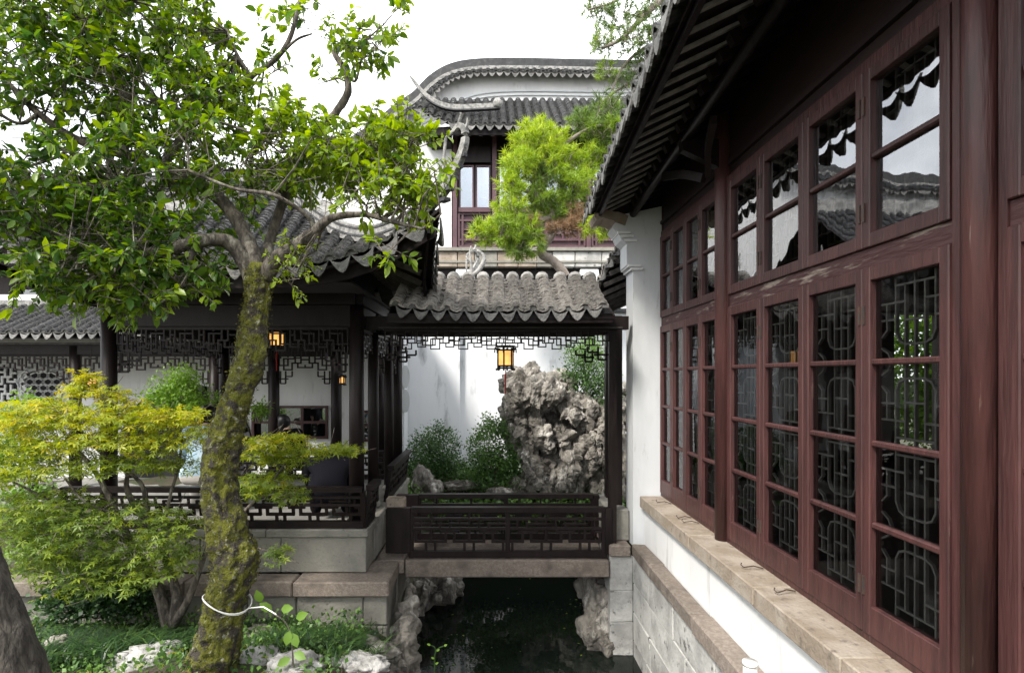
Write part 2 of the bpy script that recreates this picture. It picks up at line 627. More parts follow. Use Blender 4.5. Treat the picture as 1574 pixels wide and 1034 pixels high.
def leaves(name, pos, d, up, size, tmpl, tint, mat, parent, width=1.0):
    V0, F0 = tmpl
    d = norm(d)
    sd = norm(np.cross(up, d))
    nn = np.cross(d, sd)
    size = np.asarray(size).reshape(-1, 1, 1)
    V = pos[:, None, :] + size * (V0[None, :, 0:1] * d[:, None, :] + width * V0[None, :, 1:2] * sd[:, None, :] + V0[None, :, 2:3] * nn[:, None, :])
    n, k = len(pos), len(V0)
    F = (F0[None] + (np.arange(n) * k)[:, None, None]).reshape(-1, F0.shape[1])
    o = np_mesh(name, V.reshape(-1, 3), F, mat, parent, np.repeat(np.clip(tint, 0, 1), k))
    o["kind"] = "stuff"
    return o


def rand_dir(n):
    return norm(NP.normal(size=(n, 3)))


# ------------------------------------------------------------------ tiled roofs
def resample(path, pitch):
    P = [Vector(p) for p in path]
    L = [0]
    for a, b in zip(P, P[1:]):
        L.append(L[-1] + (b - a).length)
    n = max(2, int(L[-1] / pitch))
    out = []
    j = 0
    for i in range(n + 1):
        t = L[-1] * i / n
        while j < len(L) - 2 and L[j + 1] < t:
            j += 1
        k = (t - L[j]) / max(1e-6, L[j + 1] - L[j])
        out.append(P[j].lerp(P[j + 1], min(1, k)))
    return out


def tile_row_mesh(path, side, r, pitch, concave=False, jit=.0065, seg=6):
    pts = resample(path, pitch)
    mb = MB()
    side = Vector(side).normalized()
    for a, b in zip(pts, pts[1:]):
        d = (b - a).normalized()
        nrm = side.cross(d)
        if nrm.z < 0:
            nrm = -nrm
        j = side * rng.uniform(-jit, jit) + nrm * rng.uniform(0, jit * 1.4)
        a2 = a - d * pitch * .25 + j
        b2 = b + d * pitch * .25 + j - nrm * .017
        rr = r * rng.uniform(.95, 1.04)
        th = .017
        lo, hi = ((205, 335) if concave else (-8, 188))
        vs_, fs = [], []
        lift = nrm * (.85 * r if concave else 0)
        for (p, q) in ((a2, rr), (b2, rr * .9), (a2, rr - th)):
            for k in range(seg + 1):
                t = R(lo + (hi - lo) * k / seg)
                vs_.append(p + lift + side * math.cos(t) * q + nrm * math.sin(t) * q)
        m = seg + 1
        for k in range(seg):
            fs.append((k, k + 1, m + k + 1, m + k))
            fs.append((2 * m + k, 2 * m + k + 1, k + 1, k))
        mb.add(vs_, fs)
    me = mb.mesh('tile_row')
    me["lips"] = 1
    return me


def drip_mesh(w=.15, h=.112, th=.014):
    """hanging drip tile: local x along eave, y outwards, z up; concave top, pointed round foot"""
    mb = MB()
    poly = []
    n = 8
    for k in range(n + 1):
        t = -1 + 2 * k / n
        poly.append((t * w / 2, -.036 * (1 - t * t) * w / .15))
    for k in range(1, n):
        t = 1 - 2 * k / n
        poly.append((t * w / 2, -h * (1 - abs(t) ** 1.7) - .002))
    mb.prism(poly, (1, 0, 0), (0, 0, 1), (0, 0, 0), (0, th, 0))
    me = mb.mesh('drip_tile')
    me.materials.append(MATS['tile_face'])
    return me


def cap_mesh(r=.06, th=.012):
    mb = MB()
    poly = [(math.cos(R(a)) * r, math.sin(R(a)) * r) for a in range(-5, 190, 24)]
    mb.prism(poly, (1, 0, 0), (0, 0, 1), (0, 0, 0), (0, th, 0))
    me = mb.mesh('end_tile')
    me.materials.append(MATS['tile_face'])
    return me


DRIP = drip_mesh()
CAP = cap_mesh(.056)


def tiled_slope(root, rows, r=.058, pitch=.05, mat='tile', drip_scale=1.0, caps=True, tilt=.25):
    """rows = [(path eave->ridge, side vector, outward vector)] -> tile_row, pan_row, drip_tile parts"""
    for path, side, out in rows:
        if len(path) < 2:
            continue
        link(tile_row_mesh(path, side, r, pitch), 'tile_row', mat, root)
        if caps:
            p0, p1 = Vector(path[0]), Vector(path[1])
            d = (p1 - p0).normalized()
            x, y, z = frame_of(Vector(side), Vector((0, 0, 1)))
            if y.dot(Vector(out)) < 0:
                x, y = -x, -y
            M = Matrix.Translation(p0 - d * pitch * .05) @ Matrix((x, y, z)).transposed().to_4x4()
            inst(CAP, 'end_tile', root, M @ Matrix.Scale(r / .06, 4))
    for (pa, sa, oa), (pb, sb, ob) in zip(rows, rows[1:]):
        if len(pa) < 2 or len(pb) < 2:
            continue
        n = min(len(pa), len(pb))
        mid = [(Vector(a) + Vector(b)) / 2 - Vector((0, 0, .006)) for a, b in zip(pa[:n], pb[:n])]
        side = Vector(sa) + Vector(sb)
        link(tile_row_mesh(mid, side, r * 1.15, pitch * 1.25, True, seg=4, jit=.006), 'pan_row', mat, root)
        e = Vector(pb[0]) - Vector(pa[0])
        out = (Vector(oa) + Vector(ob)).normalized()
        x = e.normalized()
        z = Vector((0, 0, 1))
        z = (z - x * z.dot(x)).normalized()
        y = z.cross(x)
        if y.dot(out) < 0:
            x, y = -x, -y
        M = Matrix.Translation(mid[0] + y * .02) @ Matrix((x, y, z)).transposed().to_4x4()
        M = M @ Matrix.Rotation(tilt + rng.uniform(-.12, .12), 4, 'X') @ Matrix.Rotation(rng.uniform(-.1, .1), 4, 'Y')
        k = e.length / .165 * drip_scale * rng.uniform(.92, 1.05)
        inst(DRIP, 'drip_tile', root, M @ Matrix.Diagonal((k * 1.05, 1, k, 1)))


def lattice_bars(mb, segs, org, u, v, su, sv, w, d):
    """segs in unit coords -> thin bars in plane (u, v)"""
    u, v = Vector(u), Vector(v)
    nrm = u.cross(v)
    for (x0, y0), (x1, y1) in segs:
        a = org + u * (x0 * su) + v * (y0 * sv)
        b = org + u * (x1 * su) + v * (y1 * sv)
        ext = (b - a).normalized() * (w * .45)
        k = rng.uniform(.9, 1.0)
        mb.bar(a - ext, b + ext, d * k, w, nrm.cross(b - a))


FRIEZE = [((0, 1), (0, .35)), ((0, .35), (.34, .35)), ((.34, .35), (.34, .78)), ((.18, .78), (.62, .78)), ((.62, .78), (.62, .5)),
          ((.5, .5), (.84, .5)), ((.84, .5), (.84, 1)), ((.18, .78), (.18, .08)), ((.18, .08), (.5, .08)), ((.5, .08), (.5, .5)),
          ((.62, 1), (.62, .78)), ((.84, .72), (1, .72)), ((.72, .5), (.72, .22)), ((.72, .22), (1, .22)), ((1, .22), (1, .35)), ((.34, 1), (.34, .9))]


def frieze(root, a, b, ztop, h, unit=.24, w=.011, d=.02, mat='dark_wood', drop_ends=True):
    """hanging openwork frieze between points a and b"""
    a, b = Vector(a), Vector(b)
    L = (b - a).length
    u = (b - a).normalized()
    n = max(2, round(L / unit))
    su = L / n
    mb = MB()
    org = Vector((a.x, a.y, ztop - h))
    for i in range(n):
        seg = FRIEZE
        if i >= n / 2:
            seg = [((1 - x0, y0), (1 - x1, y1)) for (x0, y0), (x1, y1) in FRIEZE]
        lattice_bars(mb, seg, org + u * (i * su), u, (0, 0, 1), su, h, w, d)
    if drop_ends:
        for k, s_ in ((0, 1), (L, -1)):
            o2 = org + u * k
            for x0, z0, x1, z1 in ((.02, 0, .02, -h * .8), (.02, -h * .8, .1, -h * .8), (.1, -h * .8, .1, 0), (.1, -h * .35, .2, -h * .35), (.2, -h * .35, .2, 0), (0, -h * .5, .14, -h * .5)):
                mb.bar(o2 + u * s_ * x0 + Vector((0, 0, z0)), o2 + u * s_ * x1 + Vector((0, 0, z1)), d, w, u.cross(Vector((0, 0, 1))).cross(Vector((x1 - x0, 0, z1 - z0))) if False else Vector((0, 1, 0)))
    mb.bar(Vector((a.x, a.y, ztop)), Vector((b.x, b.y, ztop)), d * 1.2, w * 2)
    return mb.build('lattice_frieze', mat, root)


RAIL_LOW = [((0, .42), (.78, .42)), ((0, .42), (0, .86)), ((.78, .42), (.78, .86)), ((.27, 0), (.27, .42)), ((.51, 0), (.51, .42)),
            ((.39, .42), (.39, 1)), ((-.11, .86), (.11, .86)), ((.67, .86), (.89, .86))]
RAIL_TOP = [((.0, .5), (.5, .5)), ((.5, .5), (.5, 1)), ((.0, 0), (.0, .5)), ((.75, 0), (.75, 1)), ((.25, .5), (.25, 1))]


def railing(root, a, b, z0, z1, unit=.36, mat='dark_wood', lean=(0, 0), thick=.05):
    """wooden openwork railing from a to b: top_rail, lattice, bottom_rail, post parts"""
    a, b = Vector(a), Vector(b)
    u = (b - a).normalized()
    L = (b - a).length
    H = z1 - z0
    P = lambda s_, z: Vector((a.x, a.y, 0)) + u * s_ + Vector((lean[0] * (z - z0), lean[1] * (z - z0), z))
    mb = MB(); mb.bar(P(0, z1), P(L, z1), thick * 1.5, .045); mb.build('top_rail', mat, root)
    mb = MB(); mb.bar(P(0, z0 + .035), P(L, z0 + .035), thick, .06); mb.build('bottom_rail', mat, root)
    mb = MB()
    za, zb, zc = z0 + .065, z0 + H * .60, z0 + H * .80
    for z in (zb, zc):
        mb.bar(P(0, z), P(L, z), .03, .024)
    n = max(1, round(L / unit))
    su = L / n
    for i in range(n):
        lattice_bars(mb, RAIL_LOW, P(i * su, za) + u * su * .11, u, P(0, 1) - P(0, 0), su, zb - za, .024, .024)
        lattice_bars(mb, RAIL_TOP, P(i * su, zb), u, P(0, 1) - P(0, 0), su, zc - zb, .018, .02)
        mb.bar(P((i + .5) * su, zc), P((i + .5) * su, z1 - .02), .02, .02)
    mb.build('lattice', mat, root)
    k = max(1, round(L / 1.1))
    for i in range(k + 1):
        mb = MB()
        mb.bar(P(L * i / k, z0), P(L * i / k, z1 - .02), .04, .045, u)
        mb.build('post', mat, root)


# ------------------------------------------------------------------ ground and water
def sstep(a, b, x):
    t = min(1, max(0, (x - a) / (b - a)))
    return t * t * (3 - 2 * t)


def ground_z(x, y):
    base = -1.75
    if x < -.5:                                   # planted bed falls from the path to the pavilion wall
        f = sstep(3.1, 4.9, y) * (1 - sstep(5.2, 7.5, y))
        base = -1.72 - .42 * f
    n = .10 * noise.noise(Vector((x * .9, y * .9, 0))) + .04 * noise.noise(Vector((x * 3, y * 3, 4)))
    left = -.82 + .1 * noise.noise(Vector((y * 1.3, 2, 0)))
    m = sstep(left - .12, left + .16, x) * (1 - sstep(1.6, 2.0, x)) * sstep(2.2, 2.7, y) * (1 - sstep(8.3, 8.7, y))
    far = sstep(14, 40, math.hypot(x, y))
    return (base + n * (1 - far)) * (1 - m) + -3.5 * m


def axis(lo, hi, flo, fhi, st):
    a = list(np.linspace(lo, flo, 8)[:-1]) + list(np.arange(flo, fhi, st)) + list(np.linspace(fhi, hi, 8))
    return a


gx = axis(-140, 140, -7, 7, .13)
gy = axis(-60, 220, .5, 12, .13)
mb = MB()
mb.v = [(x, y, ground_z(x, y)) for y in gy for x in gx]
nx = len(gx)
mb.f = [(j * nx + i, j * nx + i + 1, (j + 1) * nx + i + 1, (j + 1) * nx + i) for j in range(len(gy) - 1) for i in range(nx - 1)]
tag(mb.build('ground', 'soil', None, True), kind='structure')
mb = MB()
mb.v = [(-1.4, 2.2, -2.65), (2.2, 2.2, -2.65), (2.2, 8.9, -2.65), (-1.4, 8.9, -2.65)]
mb.f = [(0, 1, 2, 3)]
tag(mb.build('pond_water', 'water'), kind='structure')


# ------------------------------------------------------------------ the hall on the right
WX = 1.65                                          # window plane
hall = thing('window_hall', (2.6, 3.0, -1.75),
             'dark red timbered hall with tall latticed casements under a tiled eave, along the right', 'building')
MB().box(1.46, 1.74, -2.0, 5.42, -1.75, -1.245).build('dado_wall', 'white_plaster', hall)
y = -2.0
k = 0
while y < 5.42:
    L = rng.uniform(.75, 1.05)
    y1 = min(5.42, y + L)
    if 5.42 - y1 < .3:
        y1 = 5.42
    MB().stone(1.415, 1.72, y, y1 - .006, -1.243, -1.137, .006, .002).build('sill_stone', 'sandstone', hall)
    y = y1
y = -1.0
while y < 5.36:
    L = rng.uniform(.8, 1.15)
    y1 = min(5.36, y + L)
    if 5.36 - y1 < .3:
        y1 = 5.36
    MB().stone(1.325, 1.458, y, y1 - .008, -1.69, -1.572, .012, .005).build('kerb_stone', 'granite', hall)
    y = y1
# retaining wall of dressed blocks dropping into the pond
z = -1.693
row = 0
while z > -3.0:
    h = rng.uniform(.26, .36)
    y = 5.425
    off = rng.uniform(.15, .5)
    while y > 2.4:
        L = rng.uniform(.42, .85) if y < 5.3 else off + .15
        MB().stone(1.36 + rng.uniform(-.008, .008), 1.75, y - L + .004, y, z - h + .004, z, .007, .005).build('stone_block', 'pale_stone', hall)
        y -= L
    z -= h
    row += 1
MB().box(1.40, 1.74, 2.0, 5.36, -3.5, -1.70).build('mortar_core', 'limestone', hall)
# end pier with its corbelled head
mb = MB()
mb.prism([(1.36, -1.62), (1.36, .985), (1.30, 1.05), (1.30, 1.25), (1.25, 1.29), (1.22, 1.35), (1.17, 1.40), (1.20, 1.47), (1.27, 1.53), (1.70, 1.62), (1.70, -1.62)],
         (1, 0, 0), (0, 0, 1), (0, 5.44, 0), (0, .27, 0))
mb.build('pier', 'grey_plaster', hall)  # grey colour paints the eave's shade onto the white pier
for k, (x, z) in enumerate(((1.335, 1.0), (1.31, 1.03), (1.275, 1.27), (1.245, 1.31), (1.215, 1.345))):
    MB().box(x, x + .12, 5.425, 5.725, z, z + .022).build('corbel_course', 'white_plaster', hall)
mb = MB()
mb.sweep(catmull([(1.30, 5.58, 1.47), (1.18, 5.58, 1.51), (1.08, 5.58, 1.53), (1.0, 5.58, 1.50)], 5), .3, [.10] * 5 + [.085] * 5 + [.06] * 6)
mb.build('eave_molding', 'sandstone', hall)
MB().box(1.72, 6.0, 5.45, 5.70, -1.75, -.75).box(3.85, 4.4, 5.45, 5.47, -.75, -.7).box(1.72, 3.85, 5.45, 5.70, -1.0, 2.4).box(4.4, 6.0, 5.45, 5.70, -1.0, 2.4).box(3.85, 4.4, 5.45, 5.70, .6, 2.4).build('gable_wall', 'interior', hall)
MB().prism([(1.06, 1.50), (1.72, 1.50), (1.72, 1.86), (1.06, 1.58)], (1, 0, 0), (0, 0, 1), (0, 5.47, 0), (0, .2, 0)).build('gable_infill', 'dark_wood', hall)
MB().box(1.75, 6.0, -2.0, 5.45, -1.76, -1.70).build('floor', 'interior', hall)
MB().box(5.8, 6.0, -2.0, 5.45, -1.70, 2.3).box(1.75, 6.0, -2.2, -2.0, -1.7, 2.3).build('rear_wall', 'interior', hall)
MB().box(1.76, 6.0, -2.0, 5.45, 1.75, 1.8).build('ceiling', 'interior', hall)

# posts, heads, transoms
BAYS = [(4.065, 5.43, 4), (2.01, 3.89, 4), (-.1, 1.79, 4)]
for yc, rr in ((3.975, .058), (1.892, .052)):
    turned('column', [(rr, -1.137), (rr, 1.0), (rr * .97, 2.0)], (1.622, yc, 0), 'red_wood', hall)
for yc in (4.045, 3.905, 1.99, 1.808):
    MB().box(1.62, 1.70, yc - .016, yc + .016, -1.136, 1.36).build('jamb', 'red_wood', hall)
turned('column', [(.03, -1.137), (.03, 1.6)], (1.66, 5.432, 0), 'red_wood', hall, 12)
for (y0, y1, n) in BAYS:
    MB().box(1.627, 1.70, y0, y1, .465, .545).build('transom', 'peeled_wood', hall)
    MB().box(1.620, 1.70, y0, y1, -1.136, -1.105).build('bottom_rail', 'red_wood', hall)
    MB().box(1.622, 1.70, y0, y1, 1.312, 1.36).build('head_rail', 'red_wood', hall)
    MB().box(1.64, 1.70, y0 - .02, y1 + .02, 1.361, 1.98).build('frieze_board', 'panel_wood', hall)
    MB().box(1.615, 1.66, y0, y1, 1.43, 1.46).build('molding', 'panel_wood', hall)

_W = [((.5, 0), (.5, 1)), ((.36, .1), (.36, 1)), ((.64, .1), (.64, 1)), ((.22, .1), (.22, .66)), ((.78, .1), (.78, .66)), ((.08, .3), (.08, .62)), ((.92, .3), (.92, .62)),
      ((.22, .1), (.78, .1)), ((0, .3), (.36, .3)), ((.64, .3), (1, .3)), ((0, .5), (.22, .5)), ((.78, .5), (1, .5)), ((.36, .52), (.64, .52)), ((.36, .8), (.64, .8)),
      ((.22, .66), (.27, .76)), ((.27, .76), (.36, .8)), ((.78, .66), (.73, .76)), ((.73, .76), (.64, .8)), ((.08, .62), (.0, .7)), ((.92, .62), (1, .7)),
      ((.22, .1), (.22, 0)), ((.78, .1), (.78, 0)), ((0, .84), (.1, .9)), ((.1, .9), (.15, 1)), ((1, .84), (.9, .9)), ((.9, .9), (.85, 1))]
WIN = _W + [((x0, 2 - y0), (x1, 2 - y1)) for (x0, y0), (x1, y1) in _W]


def sash(y0, y1, z0, z1, rows, st, top, bot, hinge_far):
    """casement: frame mesh with muntin, pane, lattice and hinge sub-parts; lies in the plane x = WX"""
    x0, x1 = 1.612, 1.658
    g = .0025
    y0 += g
    y1 -= g
    a, b, c, d = y0 + st, y1 - st, z0 + bot, z1 - top
    mb = MB()
    mb.stone(x0, x1, y0, a, z0, z1, .004).stone(x0, x1, b, y1, z0, z1, .004)
    mb.stone(x0 + .002, x1, a, b, z0, c, .003).stone(x0 + .002, x1, a, b, d, z1, .003)
    fr = mb.build('casement', 'red_wood', hall)
    hh = (d - c) / rows
    for i in range(1, rows):
        zz = c + hh * i
        mb = MB()
        mb.stone(x0 + .006, x1 - .004, a, b, zz - .013, zz + .013, .006)
        mb.build('muntin', 'red_wood', fr)
    for i in range(rows):
        lo = c + hh * i + (.013 if i else 0)
        hi = c + hh * (i + 1) - (.013 if i < rows - 1 else 0)
        mb = MB()
        t = rng.uniform(-.0015, .0015)
        t2 = rng.uniform(-.0015, .0015)
        mb.add([(1.640 + t, a, lo), (1.640 - t, b, lo), (1.640 - t + t2, b, hi), (1.640 + t + t2, a, hi)], [(3, 2, 1, 0)])      # faces outdoors
        link(mb.mesh('pane', False), 'pane', 'glass' if rows > 2 else 'upper_glass', fr)
    mb = MB()
    for i in range(0, rows, 2):
        lattice_bars(mb, WIN, Vector((1.672, a, c + hh * i)), (0, 1, 0), (0, 0, 1), b - a, hh, .0085, .014)
    mb.build('lattice', 'lattice_wood', fr)
    for f in ((.13, .87) if rows > 2 else (.2, .8)):
        yy = (y1 - .012) if hinge_far else (y0 + .012)
        zz = z0 + (z1 - z0) * f
        MB().box(x0 - .006, x0 + .004, yy - .006, yy + .006, zz - .04, zz + .04).build('hinge', 'iron', fr)


for (y0, y1, n) in BAYS:
    w = (y1 - y0) / n
    for i in range(n):
        st = .045 if w > .4 else .038
        sash(y0 + i * w, y0 + (i + 1) * w, -1.104, .463, 4, st, .06, .125, i % 2 == 0)
        sash(y0 + i * w, y0 + (i + 1) * w, .547, 1.31, 2, st, .055, .06, i % 2 == 0)

# hooks lying on the sill
for (yy, s_) in ((5.05, .7), (4.55, -.5), (4.38, .3), (3.35, .2), (3.0, -.7), (2.13, -.5), (1.98, .5)):
    p = Vector((1.60, yy, -1.128))
    q = p + Vector((-.11, s_ * .05, .004))
    mb = MB()
    mb.tube([p, p.lerp(q, .5) + Vector((0, 0, .012)), q, q + Vector((-.012, .012, .012)), q + Vector((-.004, .022, .018))], .0035, 6)
    mb.build('window_hook', 'iron', hall)

# eave: the edge line rises slightly towards the viewer
EY0, EY1 = -1.2, 5.62


def eave(yy):
    return .985 - (5.4 - yy) * .030, 1.545 + (5.4 - yy) * .062


def roofz(x, yy):
    ex, ez = eave(yy)
    return ez + .42 * (x - ex) + .04 * (x - ex) ** 2


n = 0
yy = EY0
rows = []
while yy < EY1:
    ex, ez = eave(yy)
    # outer flying rafter and inner rafter
    mb = MB()
    mb.bar((ex + .05, yy, ez - .022), (ex + .42, yy, roofz(ex + .42, yy) - .028), .034, .016)
    mb.build('flying_rafter', 'bounce_lit_wood', hall)
    mb = MB()
    mb.bar((ex + .34, yy, roofz(ex + .34, yy) - .098), (2.3, yy, roofz(2.3, yy) - .11), .055, .06)
    mb.build('rafter', 'dark_wood', hall)
    yy += .155
yy = EY0
while yy < EY1 + .05:
    ex, ez = eave(yy)
    path = [Vector((x, yy, roofz(x, yy) + .055)) for x in np.linspace(ex - .04, ex + 1.6, 6)]
    rows.append((path, (0, 1, 0), (-1, 0, 0)))
    yy += .165
tiled_slope(hall, rows, pitch=.06, mat='tile', drip_scale=1.25, tilt=.12)
mb = MB()
for x0, x1, dz in ((0.02, .45, 0), (.45, 3.2, 0)):
    vs_ = []
    for yv in (EY0, 1.0, 3.2, EY1):
        ex, ez = eave(yv)
        for xx in (ex + x0, ex + x1):
            vs_ += [(xx, yv, roofz(xx, yv) - .012 + dz), (xx, yv, roofz(xx, yv) + .012 + dz)]
    fs = []
    for i in range(3):
        a = i * 4
        fs += [(a, a + 4, a + 6, a + 2), (a + 1, a + 3, a + 7, a + 5), (a, a + 1, a + 5, a + 4), (a + 2, a + 6, a + 7, a + 3)]
    fs += [(0, 2, 3, 1), (12, 13, 15, 14)]
    mb.add(vs_, fs)
mb.build('roof_deck', 'dark_wood', hall)
mb = MB()
mb.sweep([(eave(v)[0] + .06, v, eave(v)[1] - .005) for v in (EY0, 1, 3, EY1)], .03, .05)
mb.build('fascia', 'dark_wood', hall)
mb = MB()
mb.add([(4.1, EY0, 3.1), (4.1, EY1, 2.95), (8, EY1, 1.5), (8, EY0, 1.6)], [(0, 1, 2, 3)])
mb.build('rear_roof', 'tile', hall)
for x, dz, rr in ((1.36, -.17, .035), (1.70, -.2, .06)):
    mb = MB()
    mb.tube([(x, v, roofz(x, v) + dz) for v in (EY0, 1, 3, 5.45)], rr, 12)
    mb.build('purlin', 'dark_wood', hall, True)
for yc in (3.975, 1.865):                            # carved brackets carrying the purlin
    zz = roofz(1.33, yc) - .30
    mb = MB()
    mb.prism([(1.66, zz - .16), (1.56, zz - .06), (1.44, zz), (1.33, zz + .05), (1.32, zz + .11), (1.66, zz + .13)], (1, 0, 0), (0, 0, 1), (0, yc - .035, 0), (0, .07, 0))
    mb.build('bracket', 'dark_wood', hall)
    for s_ in (-1, 1):
        mb = MB()
        mb.sweep(catmull([(1.5, yc + s_ * .04, zz - .12), (1.42, yc + s_ * .25, zz - .02), (1.36, yc + s_ * .5, zz + .05)], 5), .04, .06)
        mb.build('brace', 'dark_wood', hall)
pipe = MB().tube([(1.30, 2.86, -2.2), (1.30, 2.86, -1.44)], .033, 16).tube([(1.30, 2.86, -1.445), (1.30, 2.86, -1.425)], .037, 16).build('plastic_pipe', 'white_plastic', None, True)
tag(pipe, 'short white plastic pipe standing against the granite kerb of the hall', 'pipe')

# ------------------------------------------------------------------ covered bridge
br = thing('covered_bridge', (.15, 5.8, -1.9), 'narrow roofed footbridge with granite beams and dark openwork railings over the pond', 'bridge')
MB().stone(-.80, 1.13, 5.40, 5.58, -1.905, -1.74, .012, .004).build('stone_beam', 'granite', br)
MB().stone(-.80, 1.13, 5.59, 5.86, -1.90, -1.745, .012, .004).build('stone_beam', 'granite', br)
MB().stone(-.80, 1.13, 5.87, 6.2, -1.905, -1.738, .012, .004).build('stone_beam', 'granite', br)
for yb in (5.47, 6.08):
    railing(br, (-.75, yb, 0), (1.09, yb, 0), -1.735, -1.275, .37)
    MB().stone(-.99, -.755, yb - .03, yb + .05, -1.69, -1.262, .006).build('end_panel', 'dark_wood', br)
    MB().stone(1.095, 1.16, yb - .03, yb + .05, -1.70, -1.262, .006).build('end_panel', 'dark_wood', br)
MB().stone(-1.0, -.82, 5.5, 5.62, -1.33, -1.18, .01).build('rail_stone', 'sandstone', br)
# right abutment: stacked stones beside the hall's retaining wall
MB().stone(1.13, 1.33, 5.40, 6.3, -1.71, -1.60, .012, .004).build('abutment_cap', 'granite', br)
MB().stone(1.15, 1.355, 5.55, 6.3, -1.60, -1.30, .012, .004).build('abutment_post', 'limestone', br)
z = -1.713
while z > -3.1:
    h = rng.uniform(.28, .4)
    MB().stone(1.14, 1.358, 5.426, 5.95, z - h + .003, z, .006, .003).build('stone_block', 'pale_stone', br)
    z -= h
for px_, yb in ((941, 5.5), (944, 6.08)):
    X = (px_ - PX) * yb / FPX
    MB().box(X - .035, X + .035, yb - .035, yb + .035, -1.70, .56).build('post', 'dark_wood', br)
MB().box(1.24, 1.33, 5.75, 5.85, -1.3, .6).build('post', 'dark_wood', br)
MB().box(1.24, 1.30, 6.1, 6.2, -1.3, .6).build('post', 'dark_wood', br)
for yb in (5.40, 6.15):
    MB().box(-1.2, 1.31, yb, yb + .09, .435, .56).build('beam', 'dark_wood', br)
    MB().box(-1.05, 1.25, yb - .012, yb + .004, .448, .456).build('beam_molding', 'bounce_wood', br)
    frieze(br, (-1.0, yb + .05, 0), (1.13, yb + .05, 0), .43, .155, .29)
EV, EZ, RV, RZ = 4.98, .565, 5.86, 1.0


def bridge_roof_z(v):
    t = (v - EV) / (RV - EV)
    return EZ + (RZ - EZ) * (.85 * t + .15 * t * t)


rows = []
for i in range(13):
    X = -.82 + i * .15
    sag = .05 * ((X - .15) / 1.0) ** 4
    path = [Vector((X + (.035 * t if X > .6 else 0), EV + (RV - EV) * t, bridge_roof_z(EV + (RV - EV) * t) + sag * (1 - t) + rng.uniform(-.006, .006))) for t in np.linspace(0, 1, 6)]
    rows.append((path, (1, 0, 0), (0, -1, 0)))
tiled_slope(br, rows, r=.056, pitch=.042, mat='tile_warm', tilt=.3)
for X in [r_[0][-1].x for r_ in rows]:               # mortar caps on the upper ends
    MB().tube([(X, RV - .05, RZ - .01), (X, RV + .02, RZ)], .066, 12).build('mortar_cap', 'ridge_plaster', br, True)
rows = [([Vector((-.82 + i * .15, 2 * RV - v + .05, bridge_roof_z(v))) for v in np.linspace(EV, RV, 5)], (1, 0, 0), (0, 1, 0)) for i in range(13)]
tiled_slope(br, rows, r=.056, pitch=.08, mat='tile_warm')
mb = MB()
for s_ in (0, 1):
    P = lambda v: (v if not s_ else 2 * RV - v + .05)
    vv = np.linspace(EV + .04, RV, 5)
    for a, b in zip(vv, vv[1:]):
        mb.add([(-.9, P(a), bridge_roof_z(a) - .085), (1.1, P(a), bridge_roof_z(a) - .085), (1.1, P(b), bridge_roof_z(b) - .085), (-.9, P(b), bridge_roof_z(b) - .085),
                (-.9, P(a), bridge_roof_z(a) - .055), (1.1, P(a), bridge_roof_z(a) - .055), (1.1, P(b), bridge_roof_z(b) - .055), (-.9, P(b), bridge_roof_z(b) - .055)],
               [(0, 3, 2, 1), (4, 5, 6, 7), (0, 1, 5, 4), (2, 3, 7, 6), (1, 2, 6, 5), (3, 0, 4, 7)])
mb.build('roof_deck', 'dark_wood', br)
MB().box(-.9, 1.08, EV + .05, EV + .08, EZ - .10, EZ - .02).build('fascia', 'dark_wood', br)
# upturned eave beside the pier, seen from below
EP = catmull([(1.02, 6.9, .66), (1.05, 6.4, .70), (1.10, 6.05, .86), (1.19, 5.84, 1.10), (1.31, 5.76, 1.32)], 5)
rows = []
for p in resample([Vector(q) for q in EP], .13):
    rows.append(([p, p + Vector((.5, 0, .2)), p + Vector((1.0, 0, .45))], (.12, -.8, .5), (-1, 0, 0)))
    mb = MB()
    mb.bar(p + Vector((.03, 0, -.06)), p + Vector((.9, 0, .33)), .04, .045)
    mb.build('rafter', 'bounce_wood', br)
tiled_slope(br, rows, r=.05, pitch=.08, mat='tile_warm')
mb = MB()
Q = [Vector(q) for q in EP]
for a, b in zip(Q, Q[1:]):
    o2 = Vector((1.0, 0, .42))
    mb.add([a + Vector((.02, 0, -.025)), b + Vector((.02, 0, -.025)), b + o2, a + o2], [(0, 1, 2, 3)])
mb.build('side_roof_deck', 'dark_wood', br)

# ------------------------------------------------------------------ pavilion on the left
CX, CY, HALF = -2.335, 6.33, 1.125
pv = thing('garden_pavilion', (CX, CY, -2.2), 'square timber pavilion with upturned tiled eaves on a stone plinth, behind the mossy tree', 'pavilion')
FX0, FX1, FY0 = -3.9, -1.09, 5.05
x = FX0
while x < FX1 - .05:                                   # plinth facing slabs and capping
    L = rng.uniform(.5, .8)
    x1 = x + L if FX1 - x - L > .25 else FX1
    MB().stone(x, x1 - .005, FY0, 5.4, -1.735, -1.425, .006, .003).build('plinth_stone', 'limestone', pv)
    x = x1
x = FX0 - .02
while x < FX1 - .05:
    L = rng.uniform(.8, 1.2)
    x1 = x + L if FX1 + .02 - x - L > .3 else FX1 + .02
    MB().stone(x, x1 - .005, FY0 - .025, 5.42, -1.422, -1.355, .008, .003).build('plinth_cap', 'limestone', pv)
    x = x1
for y0, y1 in ((5.404, 6.2), (6.205, 7.0), (7.005, 7.6)):
    MB().stone(FX1 - .35, FX1 + .001, y0, y1 - .004, -1.74, -1.425, .006, .003).build('plinth_stone', 'limestone', pv)
    MB().stone(FX1 - .36, FX1 + .022, y0 + .02, y1 + .016, -1.423, -1.356, .008, .003).build('plinth_cap', 'limestone', pv)
MB().box(FX0, FX1 - .37, 5.425, 7.6, -2.2, -1.362).build('floor', 'paving', pv)
